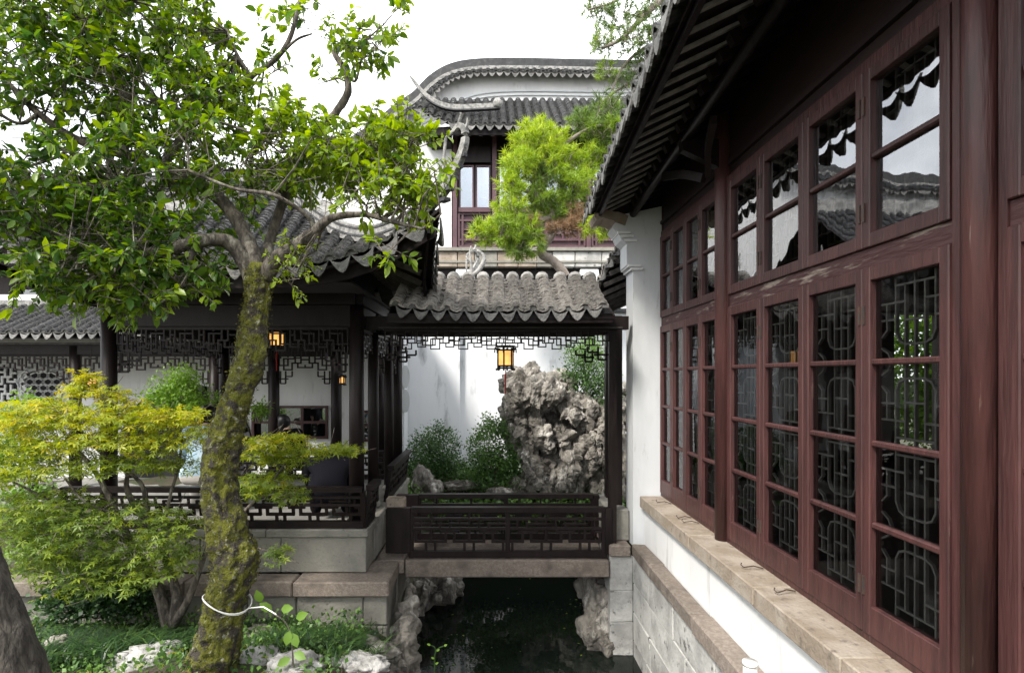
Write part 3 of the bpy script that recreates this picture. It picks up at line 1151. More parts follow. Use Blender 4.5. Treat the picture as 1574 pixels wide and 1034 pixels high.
# lower step slab and the wall of dressed stone under it
x = -4.6
while x < -.87:
    L = rng.uniform(.9, 1.3)
    x1 = x + L if -.85 - x - L > .4 else -.85
    MB().stone(x, x1 - .006, 4.83, 5.045 if x1 < -1.1 else 5.395, -1.87, -1.742, .012, .004).build('step_slab', 'granite', pv)
    x = x1
MB().stone(-1.085, -.81, 5.40, 6.3, -1.868, -1.744, .012, .004).build('step_slab', 'granite', pv)
z = -1.873
while z > -3.0:
    h = rng.uniform(.22, .32)
    x = -.88
    L = rng.uniform(.2, .5)
    while x > -4.6:
        MB().stone(x - L + .006, x, 4.89 + rng.uniform(-.006, .006), 5.4, z - h + .006, z, .009, .005).build('stone_block', 'limestone', pv)
        x -= L
        L = rng.uniform(.35, .65)
    MB().stone(-1.2, -.875, 5.405, 6.2, z - h + .006, z, .009, .005).build('stone_block', 'limestone', pv)
    z -= h
# columns on stone drums
cols = [(-1.21, 5.2), (-3.46, 5.2), (-1.21, 7.46), (-3.46, 7.46), (-1.21, 5.94), (-1.21, 6.85)]
for cx, cy in cols:
    big = cy in (5.2, 7.46)
    rr = .068 if big else .055
    turned('column', [(rr * 1.02, -1.30), (rr, -.4), (rr * .95, .64)], (cx, cy, 0), 'dark_wood', pv)
    turned('column_base', [(rr * 1.25, -1.357), (rr * 1.4, -1.335), (rr * 1.25, -1.30)], (cx, cy, 0), 'limestone', pv)
for (a, b) in (((-3.46, 5.2), (-1.21, 5.2)), ((-1.21, 5.2), (-1.21, 7.46)), ((-3.46, 7.46), (-1.21, 7.46)), ((-3.46, 5.2), (-3.46, 7.46))):
    mb = MB(); mb.bar((*a, .54), (*b, .54), .075, .19); mb.build('beam', 'dark_wood', pv)
    mb = MB(); mb.bar((*a, .69), (*b, .69), .12, .1); mb.build('beam', 'dark_wood', pv)
    d = (Vector(b) - Vector(a)).normalized() * .08
    frieze(pv, (a[0] + d.x, a[1] + d.y, 0), (b[0] - d.x, b[1] - d.y, 0), .43, .22, .27, .014)
railing(pv, (-3.76, 5.09, 0), (-1.12, 5.09, 0), -1.352, -1.0, .3, lean=(0, -.15))
railing(pv, (-1.12, 5.1, 0), (-1.12, 5.44, 0), -1.352, -1.0, .3, lean=(.15, 0))
railing(pv, (-1.12, 6.15, 0), (-1.12, 7.5, 0), -1.352, -.99, .3, lean=(.15, 0))
railing(pv, (-3.6, 7.46, 0), (-1.25, 7.46, 0), -1.352, -1.0, .3)
E, ZE, ZA = 1.78, .80, 2.05


def pav(xl, r_):
    """point on one roof slope: xl lateral metres, r_ = 1 at the eave, 0 at the apex -> (lateral, outward, z)"""
    t = 1 - r_
    zz = ZE + (ZA - ZE) * (.48 * t + .52 * t * t)
    u = min(1.0, abs(xl) / max(.05, r_ * E))
    s_ = math.copysign(1, xl)
    lift = .46 * u ** 4.5 * r_ ** 5
    fl = .17 * u ** 4 * r_ ** 5
    return xl + s_ * fl, r_ * E + fl, zz + lift


def slope_frame(k):
    return [((1, 0), (0, -1)), ((0, 1), (1, 0)), ((-1, 0), (0, 1)), ((0, -1), (-1, 0))][k]


def pav_w(k, xl, r_, dz=0):
    (lx, ly), (ox, oy) = slope_frame(k)
    a, b, c = pav(xl, r_)
    return Vector((CX + lx * a + ox * b, CY + ly * a + oy * b, c + dz))


for k in range(4):
    lat, out = slope_frame(k)
    rows = []
    n = 22
    for i in range(n):
        xl = -E + (i + .5) * 2 * E / n
        r_end = max(abs(xl) / E, .03)
        m = max(2, int((1 - r_end) * 12) + 2)
        path = [pav_w(k, xl, 1 + (r_end - 1) * j / (m - 1), .07) for j in range(m)]
        d = pav_w(k, xl + .05, 1) - pav_w(k, xl - .05, 1)
        rows.append((path, d, (*out, 0)))
    tiled_slope(pv, rows, r=.058, pitch=.055 if k < 2 else .1, mat='tile', tilt=.15)
    mb = MB()
    nu, nr = 24, 10
    vs_ = []
    for j in range(nr + 1):
        r_ = 1.0 - .98 * j / nr
        for i in range(nu + 1):
            vs_.append(pav_w(k, (-1 + 2 * i / nu) * r_ * E, r_, 0))
    for j in range(nr + 1):
        r_ = 1.0 - .98 * j / nr
        for i in range(nu + 1):
            vs_.append(pav_w(k, (-1 + 2 * i / nu) * r_ * E, r_, .025))
    W_ = nu + 1
    N_ = W_ * (nr + 1)
    fs = [(j * W_ + i, j * W_ + i + 1, (j + 1) * W_ + i + 1, (j + 1) * W_ + i) for j in range(nr) for i in range(nu)]
    fs += [tuple(reversed([q + N_ for q in f])) for f in fs]
    fs += [(i + 1, i, i + N_, i + 1 + N_) for i in range(nu)]
    mb.add(vs_, fs)
    mb.build('roof_deck', 'dark_wood', pv)
    mb = MB()
    mb.sweep([pav_w(k, (-1 + 2 * i / 24) * E * .985, .965, -.055) for i in range(25)], .025, .13)
    mb.build('fascia', 'dark_wood', pv)
    for i in range(17):                                   # rafters under the eave
        xl = (-1 + 2 * i / 16) * E * .96
        r_end = max(abs(xl) / E, .62)
        if r_end < .93:
            mb = MB()
            mb.bar(pav_w(k, xl, .95, -.04), pav_w(k, xl, r_end, -.04), .045, .05)
            mb.build('rafter', 'bounce_wood', pv)
# hip ridges with their curled tips
for k in range(4):
    pts = [pav_w(k, r_ * E, r_, .13) for r_ in np.linspace(.03, 1.0, 14)]
    d = (pts[-1] - pts[-3]).normalized()
    h = Vector((d.x, d.y, 0)).normalized()
    p = pts[-1]
    tip = [p + h * a + Vector((0, 0, b)) for a, b in ((.07, .04), (.15, .11), (.23, .20), (.285, .31), (.285, .40), (.23, .45), (.16, .43))]
    path = catmull(pts + tip, 3)
    n = len(path)
    fr_ = [i / (n - 1) for i in range(n)]
    wv = [float(np.interp(f, (0, .5, .66, .85, 1), (.11, .10, .065, .042, .024))) for f in fr_]
    hv = [float(np.interp(f, (0, .5, .66, .85, 1), (.16, .14, .085, .05, .028))) for f in fr_]
    rd = MB().sweep(path, wv, hv).build('hip_ridge', 'ridge_plaster', pv)
    q = [Vector(x_) for x_ in path[: int(n * .62)]]
    for off in (.045, -.02):
        mb = MB()
        mb.sweep([x_ + Vector((0, 0, off)) for x_ in q], [float(np.interp(i / len(q), (0, .8, 1), (.128, .115, .085))) for i in range(len(q))], .016)
        mb.build('ridge_band', 'tile', rd)
    for a, b in ((.21, .455), (.285, .39)):
        s0 = p + h * a + Vector((0, 0, b))
        mb = MB()
        mb.tube([s0, s0 + h * (.03 if a > .15 else -.02) + Vector((0, 0, .05)), s0 + h * (.045 if a > .15 else -.03) + Vector((0, 0, .08))], [.014, .012, .016], 8)
        mb.build('ridge_ornament', 'ridge_plaster', rd)
    s0 = p + h * .15 + Vector((0, 0, .43))
    mb = MB()
    mb.tube([s0, s0 + Vector((-.05, 0, -.05)), s0 + Vector((-.065, 0, -.2)), s0 + Vector((-.06, 0, -.36))], [.014, .016, .013, .009], 8, .3, 20)
    mb.build('ridge_ornament', 'ridge_plaster', rd)
    # stacked counter-tiles under the curl
    for j in range(5):
        c = p + h * (.05 + .05 * j) + Vector((0, 0, -.06 + .07 * j))
        mb = MB()
        mb.bar(c - h * .035, c + h * .045, .06 - .007 * j, .026)
        mb.build('tip_tile', 'tile', rd)
turned('finial', [(.1, ZA - .02), (.13, ZA + .08), (.08, ZA + .14), (.1, ZA + .24), (.02, ZA + .4)], (CX, CY, 0), 'ridge_plaster', pv)
mb = MB()
mb.box(CX - 1.05, CX + 1.05, CY - 1.05, CY + 1.05, .86, .88)
mb.build('ceiling', 'dark_wood', pv)

# ------------------------------------------------------------------ long gallery behind the pavilion
gal = thing('wall_gallery', (-4.2, 9.3, -1.75), 'roofed gallery with white lattice-windowed wall, behind the pavilion and the yellow maple', 'building')
GY = 9.55
MB().box(-9.8, -1.55, GY, GY + .25, -1.8, 1.35).build('wall', 'white_plaster', gal)


def ring_poly(cx, cz, rx, rz, n, ph=0):
    return [(cx + rx * math.cos(2 * math.pi * k / n + ph), cz + rz * math.sin(2 * math.pi * k / n + ph)) for k in range(n)]


def frame_ring(poly, yy, w, d, mat, parent, name='window_frame'):
    mb = MB()
    P = [Vector((x, yy, z)) for x, z in poly]
    for a, b in zip(P, P[1:] + P[:1]):
        e = (b - a).normalized() * w * .4
        mb.bar(a - e, b + e, d, w, Vector((0, 1, 0)).cross(b - a))
    return mb.build(name, mat, parent)


# square lattice window, shaped honeycomb window, moon gate, glazed windows
c = at(6, 592, GY)
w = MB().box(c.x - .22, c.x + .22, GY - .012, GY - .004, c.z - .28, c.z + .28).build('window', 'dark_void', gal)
mb = MB()
lattice_bars(mb, FRIEZE, Vector((c.x - .22, GY - .03, c.z - .28)), (1, 0, 0), (0, 0, 1), .44, .28, .035, .03)
lattice_bars(mb, FRIEZE, Vector((c.x - .22, GY - .03, c.z)), (1, 0, 0), (0, 0, 1), .44, .28, .035, .03)
mb.build('window_lattice', 'white_plaster', w)
c = at(69, 596, GY)
poly = [(c.x - .14, c.z - .36), (c.x + .14, c.z - .36), (c.x + .34, c.z + .07), (c.x + .25, c.z + .22), (c.x + .09, c.z + .3), (c.x - .09, c.z + .3), (c.x - .25, c.z + .22), (c.x - .34, c.z + .07)]
big = [(c.x + (x - c.x) * 1.34, c.z + (z - c.z) * 1.34) for x, z in poly]
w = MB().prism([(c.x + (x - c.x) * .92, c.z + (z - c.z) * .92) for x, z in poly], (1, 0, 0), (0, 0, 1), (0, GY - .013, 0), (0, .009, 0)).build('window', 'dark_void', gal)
mb = MB()
hw, hh = .15, .135
for j in range(-3, 4):
    for i in range(-3, 4):
        hx, hz = c.x + i * hw + (hw / 2 if j % 2 else 0), c.z + j * hh * .75
        if abs(hx - c.x) + max(0, -(hz - c.z)) * .5 > .3 or hz - c.z > .26 or hz - c.z < -.3:
            continue
        hp = ring_poly(hx, hz, hw * .56, hh * .56, 6, math.pi / 6)
        P = [Vector((x, GY - .03, z)) for x, z in hp]
        for a, b in zip(P, P[1:] + P[:1]):
            mb.bar(a, b, .03, .022, Vector((0, 1, 0)).cross(b - a))
mb.build('window_lattice', 'white_plaster', w)
frame_ring(poly, GY - .02, .05, .05, 'white_plaster', w)
frame_ring(big, GY - .012, .02, .03, 'grey_plaster', w)
c = at(288, 690, GY)
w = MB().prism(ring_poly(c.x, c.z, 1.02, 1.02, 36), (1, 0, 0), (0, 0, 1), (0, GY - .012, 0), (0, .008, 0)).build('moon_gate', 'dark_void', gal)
frame_ring(ring_poly(c.x, c.z, 1.05, 1.05, 40), GY - .015, .09, .09, 'tile', w, 'gate_frame')
for (x0, x1, y0, y1, nv) in ((390, 503, 625, 672, 3), (545, 596, 632, 676, 2)):
    a, b = at(x0, y1, GY), at(x1, y0, GY)
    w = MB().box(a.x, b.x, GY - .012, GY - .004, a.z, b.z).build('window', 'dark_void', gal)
    MB().box(a.x, b.x, GY - .022, GY - .018, a.z, b.z).build('pane', 'far_glass', w)
    mb = MB()
    for i in range(nv + 1):
        x = a.x + (b.x - a.x) * i / nv
        mb.box(x - .02, x + .02, GY - .05, GY - .003, a.z - .02, b.z + .02)
    for zz in (a.z, (a.z + b.z) / 2, b.z):
        mb.box(a.x - .02, b.x + .02, GY - .047, GY - .002, zz - .02, zz + .02)
    mb.build('window_frame', 'red_wood', w)
# posts, beam, frieze, lean-to roof
GP = 8.75
for px_ in (-130, 116, 330, 421, 517, 585):
    X = (px_ - PX) * GP / FPX
    turned('column', [(.085, -1.7), (.08, .45)], (X, GP, 0), 'dark_wood', gal, 14)
MB().box(-9.8, -1.5, GP - .05, GP + .05, .32, .50).build('beam', 'dark_wood', gal)
MB().box(-9.8, -1.5, GP - .08, GP - .055, .47, .50).build('beam_molding', 'bounce_wood', gal)
for x0, x1 in ((-138, 116), (116, 330), (330, 421), (421, 517)):
    frieze(gal, ((x0 - PX) * GP / FPX + .08, GP, 0), ((x1 - PX) * GP / FPX - .08, GP, 0), .31, .24, .36, .022)
rows = []
for i in range(51):
    X = -9.7 + i * .165
    rows.append(([Vector((X, 8.42 + 1.15 * t, .635 + .53 * t)) for t in np.linspace(0, 1, 5)], (1, 0, 0), (0, -1, 0)))
tiled_slope(gal, rows, pitch=.075, mat='tile', tilt=.2)
mb = MB()
mb.add([(-9.8, 8.46, .545), (-1.5, 8.46, .545), (-1.5, 9.57, 1.065), (-9.8, 9.57, 1.065), (-9.8, 8.46, .565), (-1.5, 8.46, .565), (-1.5, 9.57, 1.085), (-9.8, 9.57, 1.085)],
       [(0, 3, 2, 1), (4, 5, 6, 7), (0, 1, 5, 4), (2, 3, 7, 6), (1, 2, 6, 5), (3, 0, 4, 7)])
mb.build('roof_deck', 'dark_wood', gal)
MB().box(-9.8, -1.5, 9.5, 9.6, 1.13, 1.25).build('roof_ridge', 'ridge_plaster', gal)
# floor of the gallery
MB().box(-9.8, -1.5, 7.7, 9.54, -1.85, -1.70).build('floor', 'paving', gal)

# timber upper hall rising behind the gallery at the left
uh = thing('upper_hall', (-7.5, 10.4, -1.75), 'dark timber upper storey with tiled roof above the gallery, far left', 'building')
MB().box(-12.0, -3.2, 10.0, 12.5, -1.75, 2.2).build('wall', 'panel_wood', uh)
for x0 in (22, 92, 162):
    a, b = at(x0, 463, 9.98), at(x0 + 36, 445, 9.98)
    w = MB().box(a.x, b.x, 9.972, 9.985, a.z, b.z).build('window', 'far_glass', uh)
    mb = MB()
    for x in (a.x - .03, b.x + .03):
        mb.box(x - .03, x + .03, 9.94, 9.99, a.z - .06, b.z + .06)
    for zz in (a.z - .03, b.z + .03):
        mb.box(a.x, b.x, 9.943, 9.988, zz - .03, zz + .03)
    mb.build('window_frame', 'dark_wood', w)
for x in np.arange(-11.6, -3.2, .84):
    MB().box(x - .06, x + .06, 9.9, 9.97, -1.75, 2.2).build('post', 'dark_wood', uh)
rows = []
for i in range(54):
    X = -12.4 + i * .175
    rows.append(([Vector((X, 9.3 + 1.9 * t, 2.0 + .95 * t + .25 * t * t)) for t in np.linspace(0, 1, 6)], (1, 0, 0), (0, -1, 0)))
tiled_slope(uh, rows, pitch=.09, mat='tile', tilt=.2)
mb = MB()
for (a, za), (b, zb) in (((9.34, 1.96), (11.2, 3.14)), ((13.0, 1.96), (11.2, 3.14))):
    mb.add([(-12.5, a, za), (-3.0, a, za), (-3.0, b, zb), (-12.5, b, zb)], [(0, 1, 2, 3)])
mb.build('roof_deck', 'dark_wood', uh)
MB().box(-12.4, -3.1, 11.12, 11.28, 3.14, 3.4).build('roof_ridge', 'ridge_plaster', uh)

# ------------------------------------------------------------------ white garden wall behind the rockery
gw = thing('garden_wall', (.6, 10.6, -1.75), 'weathered white garden wall with a shallow pilaster, behind the rockery and shrubs', 'wall')
MB().box(-1.6, 4.2, 10.5, 10.75, -1.9, 1.15).build('wall', 'aged_plaster', gw)
a, b = at(628, 500, 10.4), at(707, 500, 10.4)
MB().box(a.x, b.x, 10.38, 10.498, -1.9, 1.14).build('pilaster', 'aged_plaster', gw)
MB().box(-1.65, a.x - .003, 9.9, 10.49, -1.9, 1.13).build('return_wall', 'aged_plaster', gw)
for zz in (579, 616):
    c = at(626, zz, 9.88)
    mb = MB()
    mb.prism(ring_poly(c.x - .03, c.z, .075, .2, 14), (1, 0, 0), (0, 0, 1), (0, 9.875, 0), (0, .02, 0))
    mb.build('plaque', 'grey_plaster', gw)
MB().box(-1.65, 4.2, 10.42, 10.8, 1.155, 1.22).build('coping', 'tile', gw)

# ------------------------------------------------------------------ two-storey building
ts = thing('two_storey_house', (.9, 13.6, -1.75), 'two-storey house with mauve lattice balcony panels and tiled roof, behind the bridge roof', 'building')
TY = 13.0
q = lambda px_, py_, Y=TY: at(px_, py_, Y)
MB().box(q(640, 0).x, 6.0, TY + .35, TY + 2.0, -1.75, q(0, 415).z).build('lower_wall', 'aged_plaster', ts)
MB().box(q(640, 0).x, 6.0, TY + .1, TY + .36, q(0, 424).z, q(0, 413).z).build('gap_shade_strip', 'dark_wood', ts)  # dark strip that paints the shaded gap under the belt course
for px_ in (715, 905):
    c = q(px_, 430)
    MB().prism([(c.x - .28, q(0, 455).z), (c.x + .28, q(0, 455).z), (c.x + .2, q(0, 415).z), (c.x - .2, q(0, 415).z)], (1, 0, 0), (0, 0, 1), (0, TY - .1, 0), (0, .44, 0)).build('corbel', 'white_plaster', ts)
x = q(640, 0).x
k = 0
while x < 5.5:                                          # stone belt course
    L = rng.uniform(.32, .62)
    MB().stone(x, x + L - .012, TY - .08, TY + .3, q(0, 411).z, q(0, 388).z, .012, .004).build('belt_stone', rng.choice(['pale_stone', 'limestone', 'sandstone']), ts)
    x += L
MB().box(q(640, 0).x, 5.5, TY - .14, TY + .3, q(0, 387).z, q(0, 382).z).build('belt_cap', 'limestone', ts)
MB().box(q(640, 0).x, 5.5, TY - .1, TY - .07, q(0, 405).z, q(0, 402).z).build('belt_molding', 'limestone', ts)
MB().box(q(696, 0).x, 6.0, TY + .25, TY + 2.0, q(0, 382).z, q(0, 185).z).build('upper_wall', 'panel_wood', ts)
MB().box(q(648, 0).x, q(694, 0).x, TY + .05, TY + 2.0, q(0, 382).z, q(0, 210).z).build('end_wall', 'white_plaster', ts)
for px_ in (699, 760, 826, 905, 965, 1030):              # posts
    c = q(px_, 0)
    MB().box(c.x - .05, c.x + .05, TY, TY + .16, q(0, 382).z, q(0, 205).z).build('post', 'mauve_wood', ts)
for (x0, x1) in ((705, 754), (766, 820), (832, 899), (911, 960), (970, 1024)):
    a, b = q(x0, 378), q(x1, 328)
    pn = MB().box(a.x, b.x, TY + .09, TY + .12, a.z, b.z).build('balcony_panel', 'mauve_wood', ts)
    mb = MB()
    W_, H_ = b.x - a.x, b.z - a.z
    for f in (0, .12, .88, 1):
        mb.box(a.x + W_ * f - .022, a.x + W_ * f + .022, TY + .03, TY + .088, a.z, b.z)
    for f in (0, .2, .8, 1):
        mb.box(a.x, b.x, TY + .033, TY + .086, a.z + H_ * f - .022, a.z + H_ * f + .022)
    for f0, f1, g0, g1 in ((.3, .7, .38, .42), (.3, .7, .62, .66), (.3, .34, .38, .66), (.66, .7, .38, .66), (.12, .3, .5, .54), (.7, .88, .5, .54), (.48, .52, .66, .8), (.48, .52, .2, .38)):
        mb.box(a.x + W_ * f0, a.x + W_ * f1, TY + .035, TY + .085, a.z + H_ * g0, a.z + H_ * g1)
    mb.build('panel_lattice', 'mauve_wood', pn)
    MB().box(a.x, b.x, TY - .02, TY + .14, q(0, 326).z, q(0, 319).z).build('handrail', 'mauve_wood', ts)
    # glazed casements above
    mid = (a.x + b.x) / 2
    for c0, c1 in ((a.x, mid - .02), (mid + .02, b.x)):
        z0, z1 = q(0, 318).z, q(0, 250).z
        w = MB().box(c0 + .035, c1 - .035, TY + .18, TY + .19, z0 + .035, z1 - .035).build('window', 'far_glass', ts)
        mb = MB()
        for xx in (c0, c1 - .035):
            mb.box(xx, xx + .035, TY + .15, TY + .22, z0, z1)
        for zz in (z0, z1 - .035):
            mb.box(c0, c1, TY + .153, TY + .217, zz, zz + .035)
        mb.build('window_frame', 'mauve_wood', w)
        mb = MB()
        mb.box(c0 + .04, c1 - .04, TY + .21, TY + .22, z0 + .04, z1 - .04)  # full pale sheet painted as sky reflected in the glass; slats follow
        for f in np.linspace(.12, .88, 6):
            mb.box(c0 + .05, c1 - .05, TY + .2, TY + .212, z0 + (z1 - z0) * f - .01, z0 + (z1 - z0) * f + .01)
        mb.build('blind_and_reflection', 'blind_reflection', w)
    MB().box(a.x, b.x, TY + .06, TY + .1, q(0, 248).z, q(0, 222).z).build('head_panel', 'dark_wood', ts)
TE = 12.35
rows = []
for i in range(32):
    X = -1.5 + i * .2
    l_ = .35 * max(0, (-.35 - X) / 1.15) ** 2
    rows.append(([Vector((X, TE + 1.9 * t, at(0, 192, TE).z + l_ * (1 - t) + 1.45 * t)) for t in np.linspace(0, 1, 6)], (1, 0, 0), (0, -1, 0)))
tiled_slope(ts, rows, r=.075, pitch=.1, mat='tile', drip_scale=1.05, tilt=.2)
mb = MB()
for r0, r1 in zip(rows, rows[1:]):
    mb.add([r0[0][0] - Vector((0, -.05, .05)), r1[0][0] - Vector((0, -.05, .05)), r1[0][-1] - Vector((0, 0, .05)), r0[0][-1] - Vector((0, 0, .05))], [(0, 1, 2, 3)])
mb.build('roof_deck', 'dark_wood', ts)
MB().box(-1.6, 6, TE + .08, TE + .12, at(0, 205, TE).z, at(0, 195, TE).z).build('fascia', 'dark_wood', ts)
for X in np.arange(-1.5, 5.5, .26):
    MB().bar((X, TE + .1, at(0, 203, TE).z), (X, TY + .2, at(0, 203, TE).z + .35), .08, .09).build('rafter', 'bounce_wood', ts)
Yr = 12.6
path = catmull([at(x, y, Yr) for x, y in ((768, 162), (735, 164), (700, 165), (676, 160), (655, 147), (640, 130), (631, 118))], 4)
MB().sweep(path, .08, [.10] * 13 + list(np.linspace(.10, .03, len(path) - 13))).build('hip_ridge', 'ridge_plaster', ts)
MB().sweep([Vector(p) + Vector((0, -.0, -.07)) for p in path[:17]], .11, .03).build('ridge_band', 'tile', ts)
MB().tube([at(764, 166, Yr), at(765, 158, Yr), at(763, 152, Yr)], [.09, .12, .05], 12).build('ridge_ornament', 'ridge_plaster', ts, True)
for k in range(6):                                        # stepped brackets under the left eave
    MB().bar(at(648 + k * 3, 206 + k * 4, 12.9), at(694, 203 + k * 4.2, 12.9), .5, .03).build('eave_board', 'dark_wood', ts)

# ------------------------------------------------------------------ curved gable wall behind it
gb = thing('gable_wall', (0, 15.5, -1.75), 'tall white fire wall with a tiled coping that swells up in a curve, behind the two-storey house', 'wall')
GB = 15.5
cp = catmull([(x, y) for x, y in ((-420, 290), (-150, 283), (120, 280), (300, 274), (430, 262), (510, 235), (570, 200), (612, 166), (640, 147), (665, 122), (695, 105), (735, 98), (800, 97), (900, 99), (1000, 101), (1120, 102))], 5)
P = [at(x, y, GB) for x, y in cp]
poly = [(p.x, p.z - .3) for p in P] + [(P[-1].x, -1.75), (P[0].x, -1.75)]
mb = MB()
for a, b in zip(P, P[1:]):
    mb.add([(a.x, GB, -1.75), (b.x, GB, -1.75), (b.x, GB, b.z - .1), (a.x, GB, a.z - .1), (a.x, GB + .4, -1.75), (b.x, GB + .4, -1.75), (b.x, GB + .4, b.z - .1), (a.x, GB + .4, a.z - .1)],
           [(0, 1, 2, 3), (5, 4, 7, 6), (3, 2, 6, 7)])
mb.build('wall', 'white_plaster', gb)
rs = resample(P, .21)
rows = []
for i in range(len(rs)):
    a, b = rs[max(0, i - 1)], rs[min(len(rs) - 1, i + 1)]
    t = (b - a).normalized()
    nn = Vector((-t.z, 0, t.x))
    p = rs[i]
    rows.append(([p - nn * .42 + Vector((0, -.32, 0)), p - nn * .3 + Vector((0, -.16, 0)), p - nn * .18 + Vector((0, 0, 0))], t, (0, -1, 0)))
tiled_slope(gb, rows, r=.075, pitch=.1, mat='dark_tile', drip_scale=1.0, tilt=.15)
MB().sweep([p + Vector((0, .15, 0)) for p in P], .3, .27, (0, 1, 0)).build('coping_ridge', 'dark_tile', gb)
MB().sweep([p + Vector((0, -.03, -.14)) for p in P], .09, .05, (0, 1, 0)).build('coping_line', 'ridge_plaster', gb)
mold = catmull([at(x, y, GB) for x, y in ((650, 185), (700, 158), (740, 145), (800, 141), (900, 142), (1100, 144))], 5)
for dz in (0, -.1):
    MB().sweep([Vector(p) + Vector((0, -.02, dz)) for p in mold], .03, .05, (0, 1, 0)).build('wall_molding', 'grey_plaster', gb)


# ------------------------------------------------------------------ rocks
def rock_mesh(center, size, seed, sub=4, amp=.32, freq=1.6, holes=.12):
    bm = bmesh.new()
    bmesh.ops.create_icosphere(bm, subdivisions=sub, radius=1)
    off = Vector((seed * 7.13, seed * 3.7, seed * 1.9))
    for v in bm.verts:
        d = v.co.normalized()
        k = 1 + amp * noise.fractal(d * freq + off, .9, 2.1, 5)
        vd = noise.voronoi(d * freq * 1.7 + off)[0]
        k += .28 * (vd[1] - vd[0]) - .08
        k -= holes * max(0, noise.noise(d * freq * 3 + off * 2) - .1) * 2.5
        p = d * k
        v.co = Vector(center) + Vector((p.x * size[0], p.y * size[1], p.z * size[2]))
    me = bpy.data.meshes.new('rock')
    bm.to_mesh(me)
    bm.free()
    return me


def rock(center, size, seed, label, mat='rock', sub=4, group=None, name='rock', smooth=True, **kw):
    o = link(rock_mesh(center, size, seed, sub, **kw), name, mat, None, smooth)
    return tag(o, label, 'rock', group)


def scholar_rock(name, blobs, seed, voxel, mat, label=None, parent=None, amp=.09, cat='rock'):
    """weathered limestone: lumps fused by voxel remesh, then eroded by noise and pits"""
    bm = bmesh.new()
    for (c, s_) in blobs:
        M = Matrix.Translation(c) @ Matrix.Rotation(rng.uniform(-.5, .5), 4, 'Y') @ Matrix.Diagonal((*s_, 1))
        bmesh.ops.create_icosphere(bm, subdivisions=3, radius=1, matrix=M)
    me = bpy.data.meshes.new('tmp')
    bm.to_mesh(me)
    bm.free()
    o = bpy.data.objects.new('tmp', me)
    COL.objects.link(o)
    md = o.modifiers.new('r', 'REMESH')
    md.mode = 'VOXEL'
    md.voxel_size = voxel
    dg = bpy.context.evaluated_depsgraph_get()
    me2 = bpy.data.meshes.new_from_object(o.evaluated_get(dg))
    bpy.data.objects.remove(o)
    me2.update()
    nr = [v.normal.copy() for v in me2.vertices]
    off = Vector((seed * 5.1, seed * 2.3, seed * 9.7))
    for v, n_ in zip(me2.vertices, nr):
        p = v.co + off
        q_ = Vector((p.x, p.y, p.z * .62))
        w_ = Vector((noise.noise(q_ * 1.7), noise.noise(q_ * 1.7 + Vector((9, 0, 0))), noise.noise(q_ * 1.7 + Vector((0, 9, 0))))) * .35
        big = noise.ridged_multi_fractal((q_ + w_) * 1.9, .9, 2.2, 4, 1.0, 2.0) - .9
        vd = noise.voronoi((q_ + w_ * .6) * 3.4)[0]
        crack = max(0, .16 - (vd[1] - vd[0])) * 6
        pit = max(0, .30 - vd[0]) * 3.2 * (noise.noise(p * 1.6) > -.05)
        vb = noise.voronoi((q_ + w_) * 1.75)[0]
        pit += max(0, .38 - vb[0]) * 4.4
        flute = noise.noise(Vector((p.x * 11, p.y * 11, p.z * 1.6)))
        fine = noise.fractal(p * 14, .7, 2.1, 4)
        v.co += n_ * (amp * (.8 * big - pit - .55 * crack + .5 * flute + .26 * fine))
    me2.name = name
    me2.materials.clear()
    r_ = link(me2, name, mat, parent, False)
    if label:
        tag(r_, label, cat)
    return r_


def B(px_, py_, Y, rx, ry, rz=None):
    """lump given by photo pixel, depth and pixel radii"""
    k = Y / FPX
    return at(px_, py_, Y), (rx * k, (rz or (rx + ry) * .5 * k), ry * k)


RK = thing('rockery', at(860, 760, 9.0), 'tall eroded grey limestone rockery full of hollows, behind the bridge on its right side', 'rockery')
scholar_rock('summit_rock', [B(800, 590, 8.7, 26, 24), B(830, 605, 8.5, 42, 26), B(862, 590, 8.8, 22, 22), B(812, 572, 8.9, 24, 14), B(790, 625, 8.7, 14, 22)], 3, .022, 'rock', parent=RK, amp=.125)
scholar_rock('shelf_rock', [B(900, 630, 8.6, 42, 22), B(870, 615, 8.5, 20, 14), B(935, 640, 8.8, 34, 28), B(885, 640, 8.4, 26, 12), B(960, 620, 9.0, 24, 30)], 5, .022, 'rock', parent=RK, amp=.125)
scholar_rock('core_rock', [B(820, 660, 9.0, 34, 40), B(870, 690, 9.1, 60, 60), B(930, 690, 9.2, 40, 60), B(880, 640, 9.2, 60, 30)], 9, .022, 'rock', parent=RK, amp=.125)
scholar_rock('pendant_rock', [B(812, 680, 8.6, 12, 34), B(800, 660, 8.6, 18, 18), B(835, 665, 8.5, 14, 30), B(795, 690, 8.7, 13, 18), B(865, 668, 8.5, 16, 26)], 12, .022, 'rock', parent=RK, amp=.125)
scholar_rock('column_rock', [B(818, 722, 8.5, 13, 40), B(845, 735, 8.6, 12, 34), B(872, 722, 8.45, 14, 48), B(890, 735, 8.6, 14, 40), B(912, 690, 8.5, 18, 40), B(925, 730, 8.6, 12, 44), B(805, 745, 8.5, 18, 20)], 15, .022, 'rock', parent=RK, amp=.125)
scholar_rock('flank_rock', [B(930, 660, 8.3, 22, 26), B(945, 700, 8.4, 20, 34), B(950, 745, 8.4, 24, 30), B(905, 660, 8.4, 18, 18)], 18, .022, 'rock', parent=RK, amp=.125)
scholar_rock('slope_rock', [B(785, 640, 9.1, 16, 24), B(780, 660, 9.1, 12, 16)], 21, .03, 'rock', parent=RK, amp=.125)

